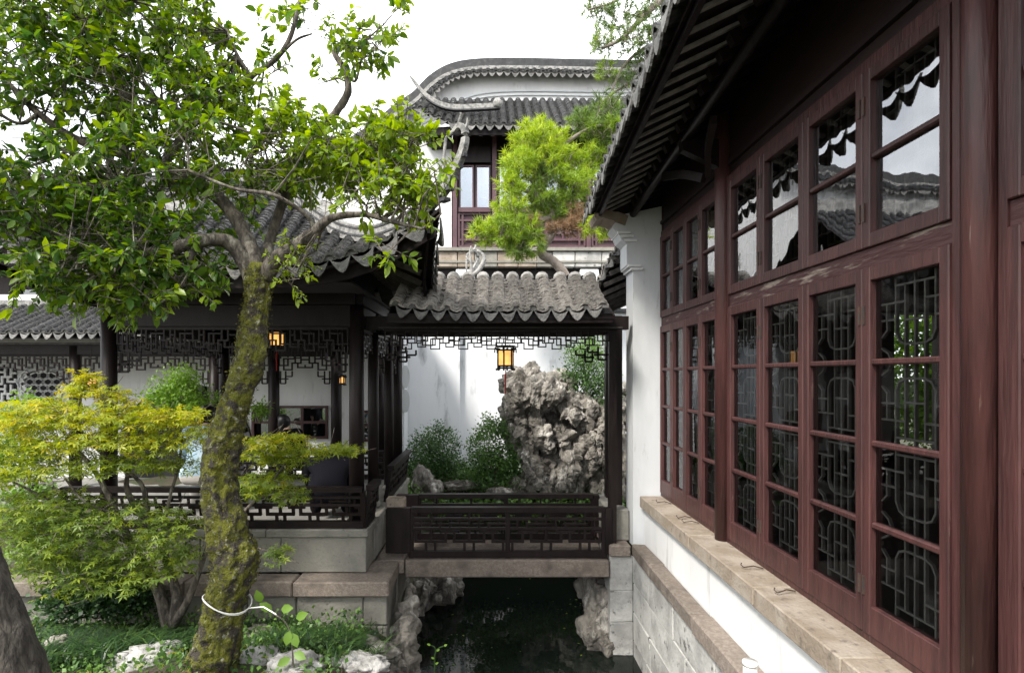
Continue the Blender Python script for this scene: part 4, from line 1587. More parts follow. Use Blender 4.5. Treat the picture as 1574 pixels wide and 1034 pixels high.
scholar_rock('bank_rock', [B(925, 925, 5.75, 30, 34), B(915, 965, 5.65, 24, 26), B(905, 905, 5.9, 20, 20), B(940, 990, 5.6, 34, 26), B(955, 1030, 5.5, 30, 30), B(915, 1035, 5.7, 26, 22)], 31, .024, 'rock',
             'jagged grey rock stacked under the right end of the bridge', amp=.085)
scholar_rock('bank_rock', [B(625, 950, 5.15, 18, 40), B(612, 990, 5.05, 24, 30), B(628, 910, 5.3, 12, 24), B(600, 1030, 4.9, 40, 24), B(630, 1030, 5.1, 20, 30)], 33, .022, 'rock',
             'rough brown-grey rock climbing the pavilion wall at the left edge of the water', amp=.075)
scholar_rock('bank_rock', [B(660, 910, 6.6, 42, 26), B(690, 905, 6.9, 20, 30), B(640, 930, 6.5, 30, 28)], 35, .03, 'rock',
             'dark rock in the shade beneath the left half of the bridge', amp=.09)
scholar_rock('bank_rock', [B(860, 915, 7.6, 50, 14), B(905, 915, 7.2, 26, 24), B(790, 905, 8.1, 40, 8)], 37, .035, 'rock',
             'low shaded rock bank at the far end of the water under the bridge', amp=.07)
# pale edging rocks in the foreground
for i, (px_, py_, Y, rx, ry, lab) in enumerate((
        (222, 1020, 3.5, 54, 26, 'pale pitted edging rock left of the mossy trunk'),
        (250, 1006, 3.75, 28, 20, 'small white rock touching the left side of the mossy trunk'),
        (398, 1018, 3.5, 32, 24, 'pale rock directly right of the mossy trunk foot'),
        (455, 1026, 3.4, 48, 24, 'flat pale rock under the slender sapling'),
        (545, 1024, 3.6, 56, 18, 'long flat pale slab rock nearest the water'),
        (512, 1008, 3.8, 14, 10, 'small white stone behind the pale slab rock'))):
    c, s_ = B(px_, py_, Y, rx, ry)
    rock(c, s_, i + 3, lab, 'rock_pale', sub=4, amp=.3, freq=1.5)
for i, (px_, py_, Y, rx, ry, lab) in enumerate((
        (400, 978, 4.5, 30, 16, 'half buried grey stone in the grass right of the mossy trunk'),
        (570, 1000, 4.4, 40, 18, 'rounded brown-grey boulder below the pavilion wall corner'),
        (90, 985, 3.9, 20, 9, 'flat stone half hidden in grass near the leaning grey trunk'),
        (35, 752, 5.4, 44, 18, 'grey boulder behind the yellow maple at the far left'),
        (55, 785, 5.2, 30, 16, 'weathered stone under the grey boulder at the far left'))):
    c, s_ = B(px_, py_, Y, rx, ry)
    rock(c, s_, i + 20, lab, 'rock', sub=4, amp=.34, freq=1.5)
for i, (px_, py_, Y, rx, ry, lab) in enumerate((
        (650, 742, 8.0, 17, 26, 'upright grey stone beside the pavilion railing, behind the bridge'),
        (668, 752, 7.9, 14, 16, 'small brownish stone right of the upright grey stone'),
        (768, 758, 8.2, 20, 11, 'smooth pale stone in the greenery behind the bridge rail'),
        (705, 745, 8.4, 26, 7, 'flat slab stone in the ground cover behind the bridge'))):
    c, s_ = B(px_, py_, Y, rx, ry)
    rock(c, s_, i + 40, lab, 'rock', sub=4, amp=.25)


# ------------------------------------------------------------------ plants
def limb(mb, spec, seg=10, n=5, disp=.1, dscale=9, ridge=.0):
    """spec = [(px, py, depth, radius px)] -> tapered limb"""
    P_ = catmull([(*at(a, b, Y), r_ * Y / FPX) for a, b, Y, r_ in spec], n)
    mb.tube([p[:3] for p in P_], [float(p[3]) for p in P_], seg, disp, dscale, ridge)
    return P_


def blob_points(blobs, jitter=1.0):
    """blobs = [(px, py, depth, rx px, ry px, rz m, n, tint)] -> positions, outward dirs, tint"""
    P_, D_, T_ = [], [], []
    for (px_, py_, Y, rx, ry, rz, n, t) in blobs:
        c = np.array(at(px_, py_, Y))
        d = rand_dir(n)
        r_ = NP.random((n, 1)) ** .45
        s_ = np.array((rx * Y / FPX, rz, ry * Y / FPX))
        P_.append(c + d * r_ * s_)
        D_.append(norm(d / s_) * r_)
        T_.append(np.full(n, t))
    return np.concatenate(P_), np.concatenate(D_), np.concatenate(T_)


# --- the mossy evergreen in the foreground
tree = thing('evergreen_tree', at(322, 1060, 3.3), 'large broadleaf evergreen with a leaning mossy trunk, standing before the pavilion', 'tree')
mb = MB()
P_ = catmull([(*at(a, b, 3.3), r_ * 3.3 / FPX) for a, b, r_ in (
    (305, 1110, 62), (322, 1034, 50), (335, 988, 43), (347, 920, 36), (362, 868, 44), (352, 825, 39), (336, 748, 33), (341, 690, 33), (355, 643, 28),
    (369, 597, 27), (386, 550, 29), (390, 504, 26), (396, 457, 23), (398, 425, 25), (400, 405, 18))], 20)
mb.tube([p[:3] for p in P_], [float(p[3]) * .78 for p in P_], 120, .17, 19, .10)
mb.build('trunk', 'mossy_bark', tree, True)
mb = MB()
LIMBS = [
    [(388, 432, 3.3, 15), (372, 395, 3.3, 14), (345, 370, 3.25, 13), (300, 372, 3.15, 12), (240, 388, 3.05, 10), (170, 395, 2.95, 7), (90, 380, 2.9, 4)],
    [(394, 428, 3.3, 17), (385, 380, 3.35, 14), (355, 325, 3.4, 12), (310, 285, 3.4, 11), (250, 255, 3.35, 11), (185, 235, 3.3, 10), (120, 215, 3.25, 7), (60, 175, 3.2, 6), (10, 125, 3.2, 4)],
    [(408, 425, 3.3, 16), (425, 398, 3.25, 14), (455, 378, 3.2, 12), (485, 355, 3.15, 10), (510, 335, 3.1, 7), (560, 330, 3.1, 5), (600, 340, 3.05, 4), (650, 352, 3.0, 2)],
    [(402, 420, 3.35, 12), (415, 370, 3.5, 9), (435, 310, 3.6, 8), (455, 260, 3.6, 8), (480, 215, 3.6, 7.5), (515, 175, 3.6, 7), (535, 140, 3.6, 6.5), (528, 105, 3.6, 5.5), (515, 80, 3.6, 5), (540, 65, 3.6, 3.5), (560, 30, 3.6, 2.5)],
    [(190, 238, 3.3, 9), (185, 185, 3.3, 8), (190, 150, 3.3, 7), (170, 105, 3.3, 6), (140, 50, 3.3, 6), (110, 0, 3.3, 5), (90, -50, 3.3, 4)],
    [(185, 165, 3.3, 5), (215, 140, 3.25, 4), (250, 165, 3.2, 3.5), (330, 185, 3.2, 3), (400, 210, 3.2, 2)],
    [(135, 35, 3.3, 5), (165, 10, 3.25, 4.5), (200, 0, 3.2, 4)],
    [(250, 255, 3.35, 7), (290, 200, 3.45, 6), (345, 150, 3.5, 5), (385, 118, 3.5, 5), (425, 90, 3.5, 4.5), (447, 55, 3.5, 4), (460, 5, 3.5, 3.5), (465, -40, 3.5, 3)],
    [(385, 118, 3.5, 4), (365, 85, 3.5, 3), (350, 50, 3.5, 2)],
    [(425, 90, 3.5, 3), (455, 62, 3.5, 2.2), (480, 52, 3.5, 1.5)],
    [(440, 300, 3.6, 5), (400, 270, 3.5, 4), (360, 262, 3.4, 3), (300, 262, 3.3, 2)],
    [(480, 215, 3.6, 4), (520, 225, 3.5, 3), (570, 215, 3.4, 2.5), (640, 205, 3.3, 1.8)],
    [(485, 355, 3.15, 5), (470, 330, 3.1, 4), (420, 300, 3.0, 4), (360, 290, 2.95, 3), (290, 262, 2.9, 2.5)],
    [(170, 240, 3.3, 6), (165, 290, 3.2, 4), (150, 310, 3.15, 3.5), (200, 295, 3.1, 2)],
    [(60, 175, 3.2, 4), (30, 190, 3.1, 3), (-10, 170, 3.05, 3)],
    [(120, 215, 3.25, 4), (90, 240, 3.15, 3), (30, 260, 3.1, 2)],
    [(528, 105, 3.6, 3), (545, 125, 3.55, 2.4), (555, 95, 3.55, 2), (565, 60, 3.5, 1.5)],
    [(300, 372, 3.15, 5), (290, 410, 3.1, 3.5), (280, 445, 3.05, 2)],
]
TWP = []
for L_ in LIMBS:
    Q_ = limb(mb, [(a, b, c_, d_ * .85) for a, b, c_, d_ in L_], 12, 8, .16, 22)
    TWP += [p[:3] for p in Q_[len(Q_) // 2:]]
mb.build('branches', 'bark', tree, True)
# crown: twigs with whorled leaves
CB = [(45, 40, 3.2, 105, 80, .5, 135, .5), (170, 40, 3.3, 115, 80, .55, 170, .55), (285, 50, 3.4, 60, 75, .45, 105, .62), (110, 140, 3.2, 105, 60, .5, 125, .45),
      (240, 150, 3.3, 115, 75, .55, 165, .5), (325, 150, 3.4, 45, 65, .35, 70, .62), (55, 290, 3.0, 70, 55, .45, 85, .45), (180, 275, 3.1, 125, 65, .5, 160, .4),
      (315, 245, 3.2, 90, 50, .45, 90, .56), (60, 355, 2.95, 65, 45, .4, 75, .5), (150, 385, 3.0, 120, 75, .5, 190, .38), (245, 385, 3.1, 85, 55, .5, 125, .4),
      (365, 330, 3.8, 40, 30, .2, 18, .5), (450, 245, 3.4, 80, 45, .4, 110, .68), (545, 240, 3.3, 75, 38, .35, 100, .72), (625, 220, 3.2, 35, 28, .25, 30, .78),
      (605, 275, 3.15, 55, 25, .25, 44, .7), (435, 285, 3.6, 40, 14, .2, 10, .66), (440, 185, 3.4, 55, 18, .3, 26, .74), (590, 205, 3.3, 50, 10, .25, 20, .78),
      (478, 30, 3.5, 45, 30, .25, 12, .6), (540, 75, 3.5, 30, 40, .2, 18, .62), (585, 55, 3.5, 25, 35, .2, 12, .65), (425, 105, 3.5, 25, 15, .2, 5, .6), (395, 70, 3.5, 22, 25, .2, 5, .6), (500, 120, 3.5, 20, 12, .2, 4, .62), (570, 95, 3.5, 20, 12, .2, 4, .62),
      (618, 15, 3.5, 20, 15, .2, 4, .6), (55, 430, 2.9, 40, 25, .25, 16, .62), (195, 455, 2.95, 70, 32, .3, 48, .55), (270, 440, 3.05, 60, 26, .3, 30, .62), (130, 440, 2.95, 60, 28, .3, 30, .5),
      (450, 405, 3.2, 14, 42, .12, 22, .95), (600, 385, 2.95, 22, 18, .12, 5, .72), (672, 270, 3.05, 18, 28, .12, 8, .72), (560, 295, 3.0, 45, 10, .2, 11, .7), (645, 312, 3.0, 25, 14, .12, 8, .72),
      (-60, 180, 3.0, 60, 160, .6, 110, .45), (130, -40, 3.2, 200, 40, .6, 110, .5), (350, 200, 3.9, 90, 70, .4, 60, .55), (215, 330, 3.6, 150, 60, .4, 90, .4)]
CB = [(a, b, c_, d_, e_, f_, int(n_ * (.66 if a < 400 else .92)), t_ + .1) for a, b, c_, d_, e_, f_, n_, t_ in CB]
tp, td, tt = blob_points(CB)
nt = len(tp)
ax = norm(td * 1.1 + rand_dir(nt) * .75 + np.array((0, 0, .05)))
tl = NP.uniform(.06, .13, nt)
mb = MB()
for p, a, l_ in zip(tp, ax, tl):
    mb.bar(p - a * l_ * 1.3, p + a * l_, .0035, .0035)
TW = np.array(TWP)
for p, a, l_ in list(zip(tp, ax, tl))[::4]:              # twigs back to the nearest limb
    i = int(np.argmin(((TW - p) ** 2).sum(1)))
    if np.linalg.norm(TW[i] - p) < .55:
        m = (TW[i] + p) / 2 + NP.normal(size=3) * .03
        mb.tube([TW[i], m, p - a * l_ * .5], [.007, .005, .003], 4)
mb.build('twigs', 'bark', tree)['kind'] = 'stuff'
NL = 15
pos, dd, ti, sz = [], [], [], []
for k in range(NL):
    f = 1.0 - (k // 3) * .26
    ang = rand_dir(nt)
    ang = norm(ang - ax * (ang * ax).sum(1, keepdims=True))
    pos.append(tp + ax * tl[:, None] * (f + NP.uniform(-.1, .1, (nt, 1))))
    dd.append(norm(ang * .95 + ax * NP.uniform(.2, .9, (nt, 1)) + np.array((0, 0, -.22))))
    ti.append(tt + NP.normal(0, .2, nt) + .10 * (f - .6))
    sz.append(np.clip(NP.lognormal(-3.06, .3, nt), .025, .085) * np.where(tt > .9, .65, 1))
pos, dd, ti, sz = np.concatenate(pos), np.concatenate(dd), np.concatenate(ti), np.concatenate(sz)
leaves('crown', pos, dd, norm(np.array((0, 0, 1)) + NP.normal(0, .45, (len(pos), 3))), sz, T_BROAD, ti, 'broad_leaf', tree, 1.05)
# dry hanging twigs
mb = MB()
for _ in range(90):
    px_, py_ = rng.choice([(400, 270), (545, 300), (270, 265), (380, 290), (560, 305)])
    p = at(px_ + rng.gauss(0, 40), py_ + rng.gauss(0, 9), rng.uniform(2.95, 3.2))
    d = Vector((rng.gauss(0, 1), rng.gauss(0, .6), rng.gauss(-.1, .35))).normalized() * rng.uniform(.06, .22)
    mb.bar(p, p + d, .003, .003)
mb.build('dry_twigs', 'bark', tree)['kind'] = 'stuff'
# moss and epiphyte tufts on the trunk
TP = np.array([p for p in P_])
n = 7000
i = NP.integers(16, len(TP) - 10, n)
ang = NP.uniform(0, 2 * math.pi, n)
d = np.stack([np.cos(ang), np.sin(ang), NP.normal(0, .2, n)], 1)
keep = np.array([noise.noise(Vector((TP[a][0] * 6 + math.cos(t) * .9, math.sin(t) * .9, TP[a][2] * 3.2))) > -.12 for a, t in zip(i, ang)])
i, d = i[keep], d[keep]
base = TP[i, :3] + NP.normal(0, .006, (len(i), 3)) + d * (TP[i, 3:4] * NP.uniform(.7, .86, (len(i), 1)))
leaves('moss', base, norm(d * .6 + NP.normal(0, .7, d.shape) + np.array((0, 0, -.2))), rand_dir(len(i)), NP.uniform(.008, .02, len(i)), T_SMALL, NP.uniform(0, 1, len(i)), 'moss_leaf', tree, 1.0)

tie = MB()
c = at(350, 924, 3.3)
tie.tube([c + Vector((math.cos(t) * .128, math.sin(t) * .128, -.03 * math.cos(t) + .018 * math.sin(2 * t))) for t in np.linspace(.3, 2 * math.pi - .1, 30)] + [at(405, 932, 3.15), at(425, 944, 3.1)], .004, 6)
tie.tube([c + Vector((math.cos(t) * .13, math.sin(t) * .13, .008 - .034 * math.cos(t + .2) + .012 * math.sin(2 * t))) for t in np.linspace(0, 2 * math.pi, 30)], .0035, 6)
tag(tie.build('trunk_tie', 'white_plastic', None, True), 'white plastic strap looped round the mossy trunk', 'strap')

# --- leaning grey trunk at the left edge
lt = thing('leaning_trunk', at(60, 1090, 2.3), 'bare grey tree trunk leaning out of frame, bottom left corner', 'tree')
mb = MB()
limb(mb, [(62, 1200, 2.3, 64), (34, 1100, 2.3, 52), (4, 1000, 2.3, 44), (-28, 910, 2.3, 38), (-56, 830, 2.3, 35), (-110, 640, 2.3, 38), (-180, 380, 2.3, 34), (-260, 100, 2.3, 28)], 40, 8, .09, 16, .08)
mb.build('trunk', 'grey_bark', lt, True)
tp, td, tt = blob_points([(-260, 60, 2.4, 110, 120, .5, 120, .5)])
leaves('crown', np.repeat(tp, 6, 0) + NP.normal(0, .05, (720, 3)), rand_dir(720), rand_dir(720), NP.uniform(.05, .08, 720), T_BROAD, NP.uniform(.2, .8, 720), 'broad_leaf', lt)

# --- Japanese maple
mp_ = thing('maple_tree', at(262, 955, 4.35), 'spreading maple with layered yellow-green feathery foliage, left of the mossy trunk', 'tree')
mb = MB()
for S in ([(262, 965, 4.35, 12), (250, 925, 4.35, 9), (235, 890, 4.3, 7), (205, 840, 4.25, 6), (180, 790, 4.2, 5), (150, 730, 4.2, 3.5), (110, 680, 4.2, 2.5), (80, 640, 4.2, 1.5)],
          [(265, 965, 4.35, 10), (272, 920, 4.35, 8), (262, 880, 4.4, 6), (240, 820, 4.4, 5.5), (210, 780, 4.4, 5), (195, 750, 4.4, 4), (200, 720, 4.4, 3), (230, 670, 4.4, 2), (225, 640, 4.4, 1.5)],
          [(266, 960, 4.35, 8), (285, 930, 4.3, 6), (300, 895, 4.3, 5), (312, 860, 4.3, 4), (330, 820, 4.35, 3.5), (370, 790, 4.4, 3), (410, 750, 4.4, 2.5), (440, 710, 4.4, 1.6)],
          [(240, 820, 4.4, 4), (225, 780, 4.4, 4), (215, 740, 4.4, 3), (160, 700, 4.3, 2.4), (120, 650, 4.3, 1.6), (130, 590, 4.3, 1)],
          [(205, 840, 4.25, 3), (140, 800, 4.15, 2.5), (80, 770, 4.1, 2), (20, 740, 4.1, 1.5)],
          [(250, 810, 4.4, 3), (262, 760, 4.4, 2.6), (275, 715, 4.4, 2), (280, 670, 4.4, 1.4)],
          [(180, 790, 4.2, 2.6), (130, 770, 4.1, 2), (100, 735, 4.1, 1.6)],
          [(330, 820, 4.35, 2), (390, 840, 4.3, 1.6), (430, 852, 4.3, 1.2)],
          [(440, 710, 4.4, 1.6), (490, 695, 4.4, 1.2), (545, 690, 4.4, .8)]):
    limb(mb, S, 8, 5, .08, 14)
mb.build('trunk', 'bark', mp_, True)
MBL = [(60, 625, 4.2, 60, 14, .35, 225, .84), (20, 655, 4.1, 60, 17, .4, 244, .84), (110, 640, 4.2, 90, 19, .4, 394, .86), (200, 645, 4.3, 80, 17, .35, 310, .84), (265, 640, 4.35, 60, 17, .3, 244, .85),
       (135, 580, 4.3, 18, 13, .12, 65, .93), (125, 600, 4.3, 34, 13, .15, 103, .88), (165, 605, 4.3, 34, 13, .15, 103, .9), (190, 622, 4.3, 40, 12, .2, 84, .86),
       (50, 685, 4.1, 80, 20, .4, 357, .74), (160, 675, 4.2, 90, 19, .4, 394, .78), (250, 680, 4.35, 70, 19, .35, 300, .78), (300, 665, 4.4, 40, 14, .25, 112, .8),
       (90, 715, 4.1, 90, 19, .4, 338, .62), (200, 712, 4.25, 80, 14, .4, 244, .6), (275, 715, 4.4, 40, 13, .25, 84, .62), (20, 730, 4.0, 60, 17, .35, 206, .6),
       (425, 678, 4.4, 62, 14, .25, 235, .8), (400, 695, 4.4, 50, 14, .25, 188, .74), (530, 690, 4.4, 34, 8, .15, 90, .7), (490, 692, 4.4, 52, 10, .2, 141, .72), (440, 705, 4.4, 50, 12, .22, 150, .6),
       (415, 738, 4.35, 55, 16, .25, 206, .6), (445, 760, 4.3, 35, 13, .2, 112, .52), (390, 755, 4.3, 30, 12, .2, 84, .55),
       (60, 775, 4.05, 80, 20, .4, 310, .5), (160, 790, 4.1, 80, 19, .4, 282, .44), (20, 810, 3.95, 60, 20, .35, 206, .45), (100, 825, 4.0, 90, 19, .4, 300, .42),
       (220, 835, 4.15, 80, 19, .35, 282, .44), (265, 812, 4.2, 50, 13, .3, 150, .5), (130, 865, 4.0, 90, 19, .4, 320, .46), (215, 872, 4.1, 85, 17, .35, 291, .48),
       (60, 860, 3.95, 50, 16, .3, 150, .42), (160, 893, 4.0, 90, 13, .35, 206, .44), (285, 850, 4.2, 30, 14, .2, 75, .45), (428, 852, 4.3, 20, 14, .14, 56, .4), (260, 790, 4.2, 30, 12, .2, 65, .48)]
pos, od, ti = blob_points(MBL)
n = len(pos)
# each spray: leaves hang in flat tiers, pointing outwards and down
d = norm(np.stack([od[:, 0] * .5 + NP.normal(0, .7, n), od[:, 1] * .5 + NP.normal(0, .7, n), NP.normal(-.28, .25, n)], 1))
up = norm(np.array((0, 0, 1)) + NP.normal(0, .32, (n, 3)))
ti = ti - .04 + NP.normal(0, .14, n)
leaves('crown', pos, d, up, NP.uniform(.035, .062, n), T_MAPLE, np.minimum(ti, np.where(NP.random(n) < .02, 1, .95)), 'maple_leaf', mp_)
k = NP.random(n) < .45
pos2 = pos[k] + NP.normal(0, .035, (k.sum(), 3)) * np.array((1, 1, .4))
leaves('crown', pos2, d[k] * np.array((-1, 1, 1)), up[k], NP.uniform(.03, .055, k.sum()), T_MAPLE, np.minimum(ti[k] - .05, .95), 'maple_leaf', mp_)
mb = MB()
for p, q_ in zip(pos[::14], d[::14]):
    p, q_ = Vector(p), Vector(q_)
    mb.bar(p - q_ * .16 + Vector((0, 0, -.02)), p, .003, .003)
mb.build('twigs', 'bark', mp_)['kind'] = 'stuff'


# --- shrubs
def shrub(name, blobs, label, cat='shrub', mat='shrub_leaf', size=(.025, .05), per=14, tmpl=T_SMALL, stems=None, width=1.2, group=None, spread=.05):
    base = at(blobs[0][0], blobs[0][1] + blobs[0][4], blobs[0][2])
    t = thing(name, base, label, cat, group)
    p, o, ti = blob_points(blobs)
    P2 = np.repeat(p, per, 0) + NP.normal(0, spread, (len(p) * per, 3))
    n = len(P2)
    D2 = norm(np.repeat(o, per, 0) * .8 + rand_dir(n) + np.array((0, 0, .15)))
    T2 = np.repeat(ti + NP.normal(0, .15, len(ti)), per) + NP.normal(0, .13, n)
    leaves('foliage', P2, D2, norm(np.array((0, 0, 1)) + NP.normal(0, .5, (n, 3))), NP.uniform(*size, n), tmpl, T2, mat, t, width)
    mb = MB()
    for k in range(7):
        e = Vector(p[NP.integers(len(p))])
        mb.tube([base + Vector((rng.uniform(-.04, .04), rng.uniform(-.04, .04), -.05)), base.lerp(e, .5) + Vector((rng.uniform(-.05, .05), 0, .03)), e], [.012, .008, .003], 6)
    for q_ in p[::3]:
        q_ = Vector(q_)
        mb.bar(q_, q_.lerp(base, .12), .003, .003)
    mb.build('stems', 'bark', t)['kind'] = 'stuff'
    return t


shrub('garden_shrub', [(667, 690, 8.9, 40, 40, .45, 170, .35), (655, 720, 8.8, 36, 30, .4, 100, .3), (690, 720, 8.9, 30, 30, .4, 80, .35)], 'dark green rounded shrub beside the pavilion columns, against the white wall', per=18, size=(.03, .055))
shrub('garden_shrub', [(760, 690, 8.6, 42, 40, .45, 170, .6), (745, 725, 8.5, 40, 32, .4, 130, .5), (785, 720, 8.5, 26, 36, .3, 90, .5), (760, 655, 8.7, 20, 18, .2, 40, .7)], 'lighter green leafy shrub touching the left side of the rockery', per=18, size=(.03, .055))
shrub('nandina_bush', [(905, 575, 8.55, 40, 30, .3, 150, .45), (925, 600, 8.5, 28, 34, .25, 120, .4), (895, 545, 8.6, 30, 20, .3, 80, .75), (915, 535, 9.4, 22, 26, .3, 60, .85), (880, 580, 8.8, 26, 12, .3, 50, .5)], 'feathery green bush growing on top of the rockery', per=16, size=(.03, .06), width=.8)
shrub('ivy_bush', [(150, 905, 4.55, 62, 32, .22, 150, .08), (110, 915, 4.5, 40, 30, .2, 80, .05), (205, 920, 4.6, 30, 24, .15, 60, .06)], 'dark ivy mound under the maple, against the pavilion wall', per=16, size=(.03, .05), width=1.5)
shrub('boxwood_shrub', [(270, 605, 7.0, 42, 30, .35, 130, .9), (245, 630, 6.9, 36, 26, .35, 90, .85), (300, 625, 7.0, 32, 28, .35, 80, .85), (280, 580, 7.0, 24, 12, .2, 40, 1)], 'bright green clipped shrub behind the maple, before the moon gate', mat='bright_leaf', per=16, size=(.03, .05))
shrub('garden_shrub', [(30, 640, 6.2, 60, 26, .4, 90, .7), (80, 640, 6.4, 40, 20, .3, 50, .6), (20, 700, 6.0, 60, 40, .4, 120, .5)], 'loose green shrub behind the maple at the far left', mat='bright_leaf', per=14, size=(.035, .06))
shrub('garden_shrub', [(70, 820, 4.75, 60, 40, .25, 130, .7), (40, 770, 4.9, 40, 30, .2, 60, .6)], 'bright leafy shrub glimpsed through the lower maple branches', mat='bright_leaf', per=12, size=(.03, .05))
shrub('topiary_shrub', [(398, 630, 6.5, 14, 11, .1, 30, .8)], 'tiny rounded green shrub right beside the mossy trunk, before the glazed window', mat='bright_leaf', per=14, size=(.025, .04), spread=.03)
shrub('window_shrub', [(1425, 560, 6.5, 90, 70, .4, 200, .7), (1430, 640, 6.4, 90, 60, .4, 200, .6), (1430, 490, 6.8, 110, 60, .4, 150, .8)], 'green shrub seen through the hall windows, beyond the far opening', mat='bright_leaf', per=14, size=(.05, .09))


def ground_cover(name, n, px_rng, y_rng, size, mat, tint, label, cat, h=.1):
    X, Y = [], []
    while len(X) < n:
        y = rng.uniform(*y_rng)
        x = (rng.uniform(*px_rng) - PX) * y / FPX
        X.append(x); Y.append(y)
    P2 = np.array([(x, y, max(-1.95, ground_z(x, y)) + rng.uniform(0, h)) for x, y in zip(X, Y)])
    o = leaves(name, P2, norm(rand_dir(n) + np.array((0, 0, .6))), norm(rand_dir(n) + np.array((0, 0, 1))), NP.uniform(*size, n), T_SMALL, NP.normal(*tint, n), mat, None, 1.4)
    return tag(o, label, cat)


ground_cover('ground_cover', 9000, (600, 960), (7.6, 10.3), (.035, .07), 'shrub_leaf', (.75, .2), 'low green ground cover between the stones behind the bridge', 'ground cover', .22)
ground_cover('ground_cover', 4500, (-60, 560), (3.0, 4.65), (.02, .045), 'shrub_leaf', (.7, .3), 'low leafy weeds covering the bed under the maple', 'ground cover', .08)


def grass(name, clumps, label):
    """long arching blades; clumps = [(px, py, depth, count, length)]"""
    V, F, T = [], [], []
    for px_, py_, Y, n, L in clumps:
        c = at(px_, py_, Y)
        t0 = NP.uniform(.1, .75)
        for _ in range(n):
            b = Vector((c.x + rng.gauss(0, .10), c.y + rng.gauss(0, .10), 0))
            b.z = max(ground_z(b.x, b.y), c.z - .08)
            a = rng.uniform(0, 6.283)
            d = Vector((math.cos(a), math.sin(a), 0))
            l_ = L * rng.uniform(.6, 1.2)
            s_ = Vector((-d.y, d.x, 0)) * .0058
            k = len(V)
            for f in (0, .35, .7, 1):
                p = b + d * (l_ * f * f * .75) + Vector((0, 0, l_ * (f * .85 - f * f * .5)))
                w_ = 1 - f * f * .92
                V += [p - s_ * w_, p + s_ * w_]
            F += [(k, k + 1, k + 3, k + 2), (k + 2, k + 3, k + 5, k + 4), (k + 4, k + 5, k + 7, k + 6)]
            T += [t0 + rng.gauss(0, .18)] * 8
    o = np_mesh(name, np.array([tuple(v) for v in V]), np.array(F), 'grass_blade', None, np.clip(np.array(T), 0, 1))
    return tag(o, label, 'grass', kind='stuff')


cl = []
for _ in range(75):
    px_ = rng.uniform(60, 300)
    Y = rng.uniform(3.6, 4.6)
    X = (px_ - PX) * Y / FPX
    cl.append((px_, PY - (ground_z(X, Y)) * FPX / Y, Y, 60, rng.uniform(.2, .34)))
grass('grass', cl, 'long dark arching grass round the maple stems')
cl = []
for _ in range(50):
    px_ = rng.uniform(385, 560)
    Y = rng.uniform(3.7, 4.7)
    X = (px_ - PX) * Y / FPX
    cl.append((px_, PY - (ground_z(X, Y)) * FPX / Y, Y, 60, rng.uniform(.15, .27)))
grass('grass', cl, 'arching grass between the mossy trunk and the pavilion wall corner')


# --- pines
def pine(name, trunk, twigs, label, needle=.10, per=34, tint=(.68, .16), mat='pine_bark', blobs=None):
    t = thing(name, at(*trunk[0][0][:3]), label, 'tree')
    mb = MB()
    for S in trunk:
        limb(mb, S, 9, 5, .14, 9)
    mb.build('trunk', mat, t, True)
    p, o, ti = blob_points(blobs)
    ax = norm(o * .8 + rand_dir(len(p)) * .5 + np.array((0, 0, .45)))
    f = NP.uniform(0, 1, (len(p), per, 1))
    rd = rand_dir(len(p) * per).reshape(len(p), per, 3)
    pos = p[:, None] + ax[:, None] * f * needle * .9
    dr = ax[:, None] * .55 + rd * .8
    n = len(p) * per
    T = np.repeat(np.where(ti > 1, ti, np.minimum(ti + NP.normal(0, .1, len(ti)), .9)), per) + NP.normal(0, .03, n)
    T = np.where(np.repeat(ti, per) > 1, 1, np.minimum(T, .93))
    leaves('needles', pos.reshape(-1, 3), norm(dr.reshape(-1, 3)), rand_dir(n), NP.uniform(.7, 1.15, n) * needle, T_NEEDLE, T, 'pine_needle', t, 1.6)
    mb = MB()
    for q_, a in zip(p, ax):
        mb.bar(q_ - a * needle * .9, q_ + a * needle * .6, .005, .005)
    mb.build('twigs', 'pine_bark', t)['kind'] = 'stuff'
    return t


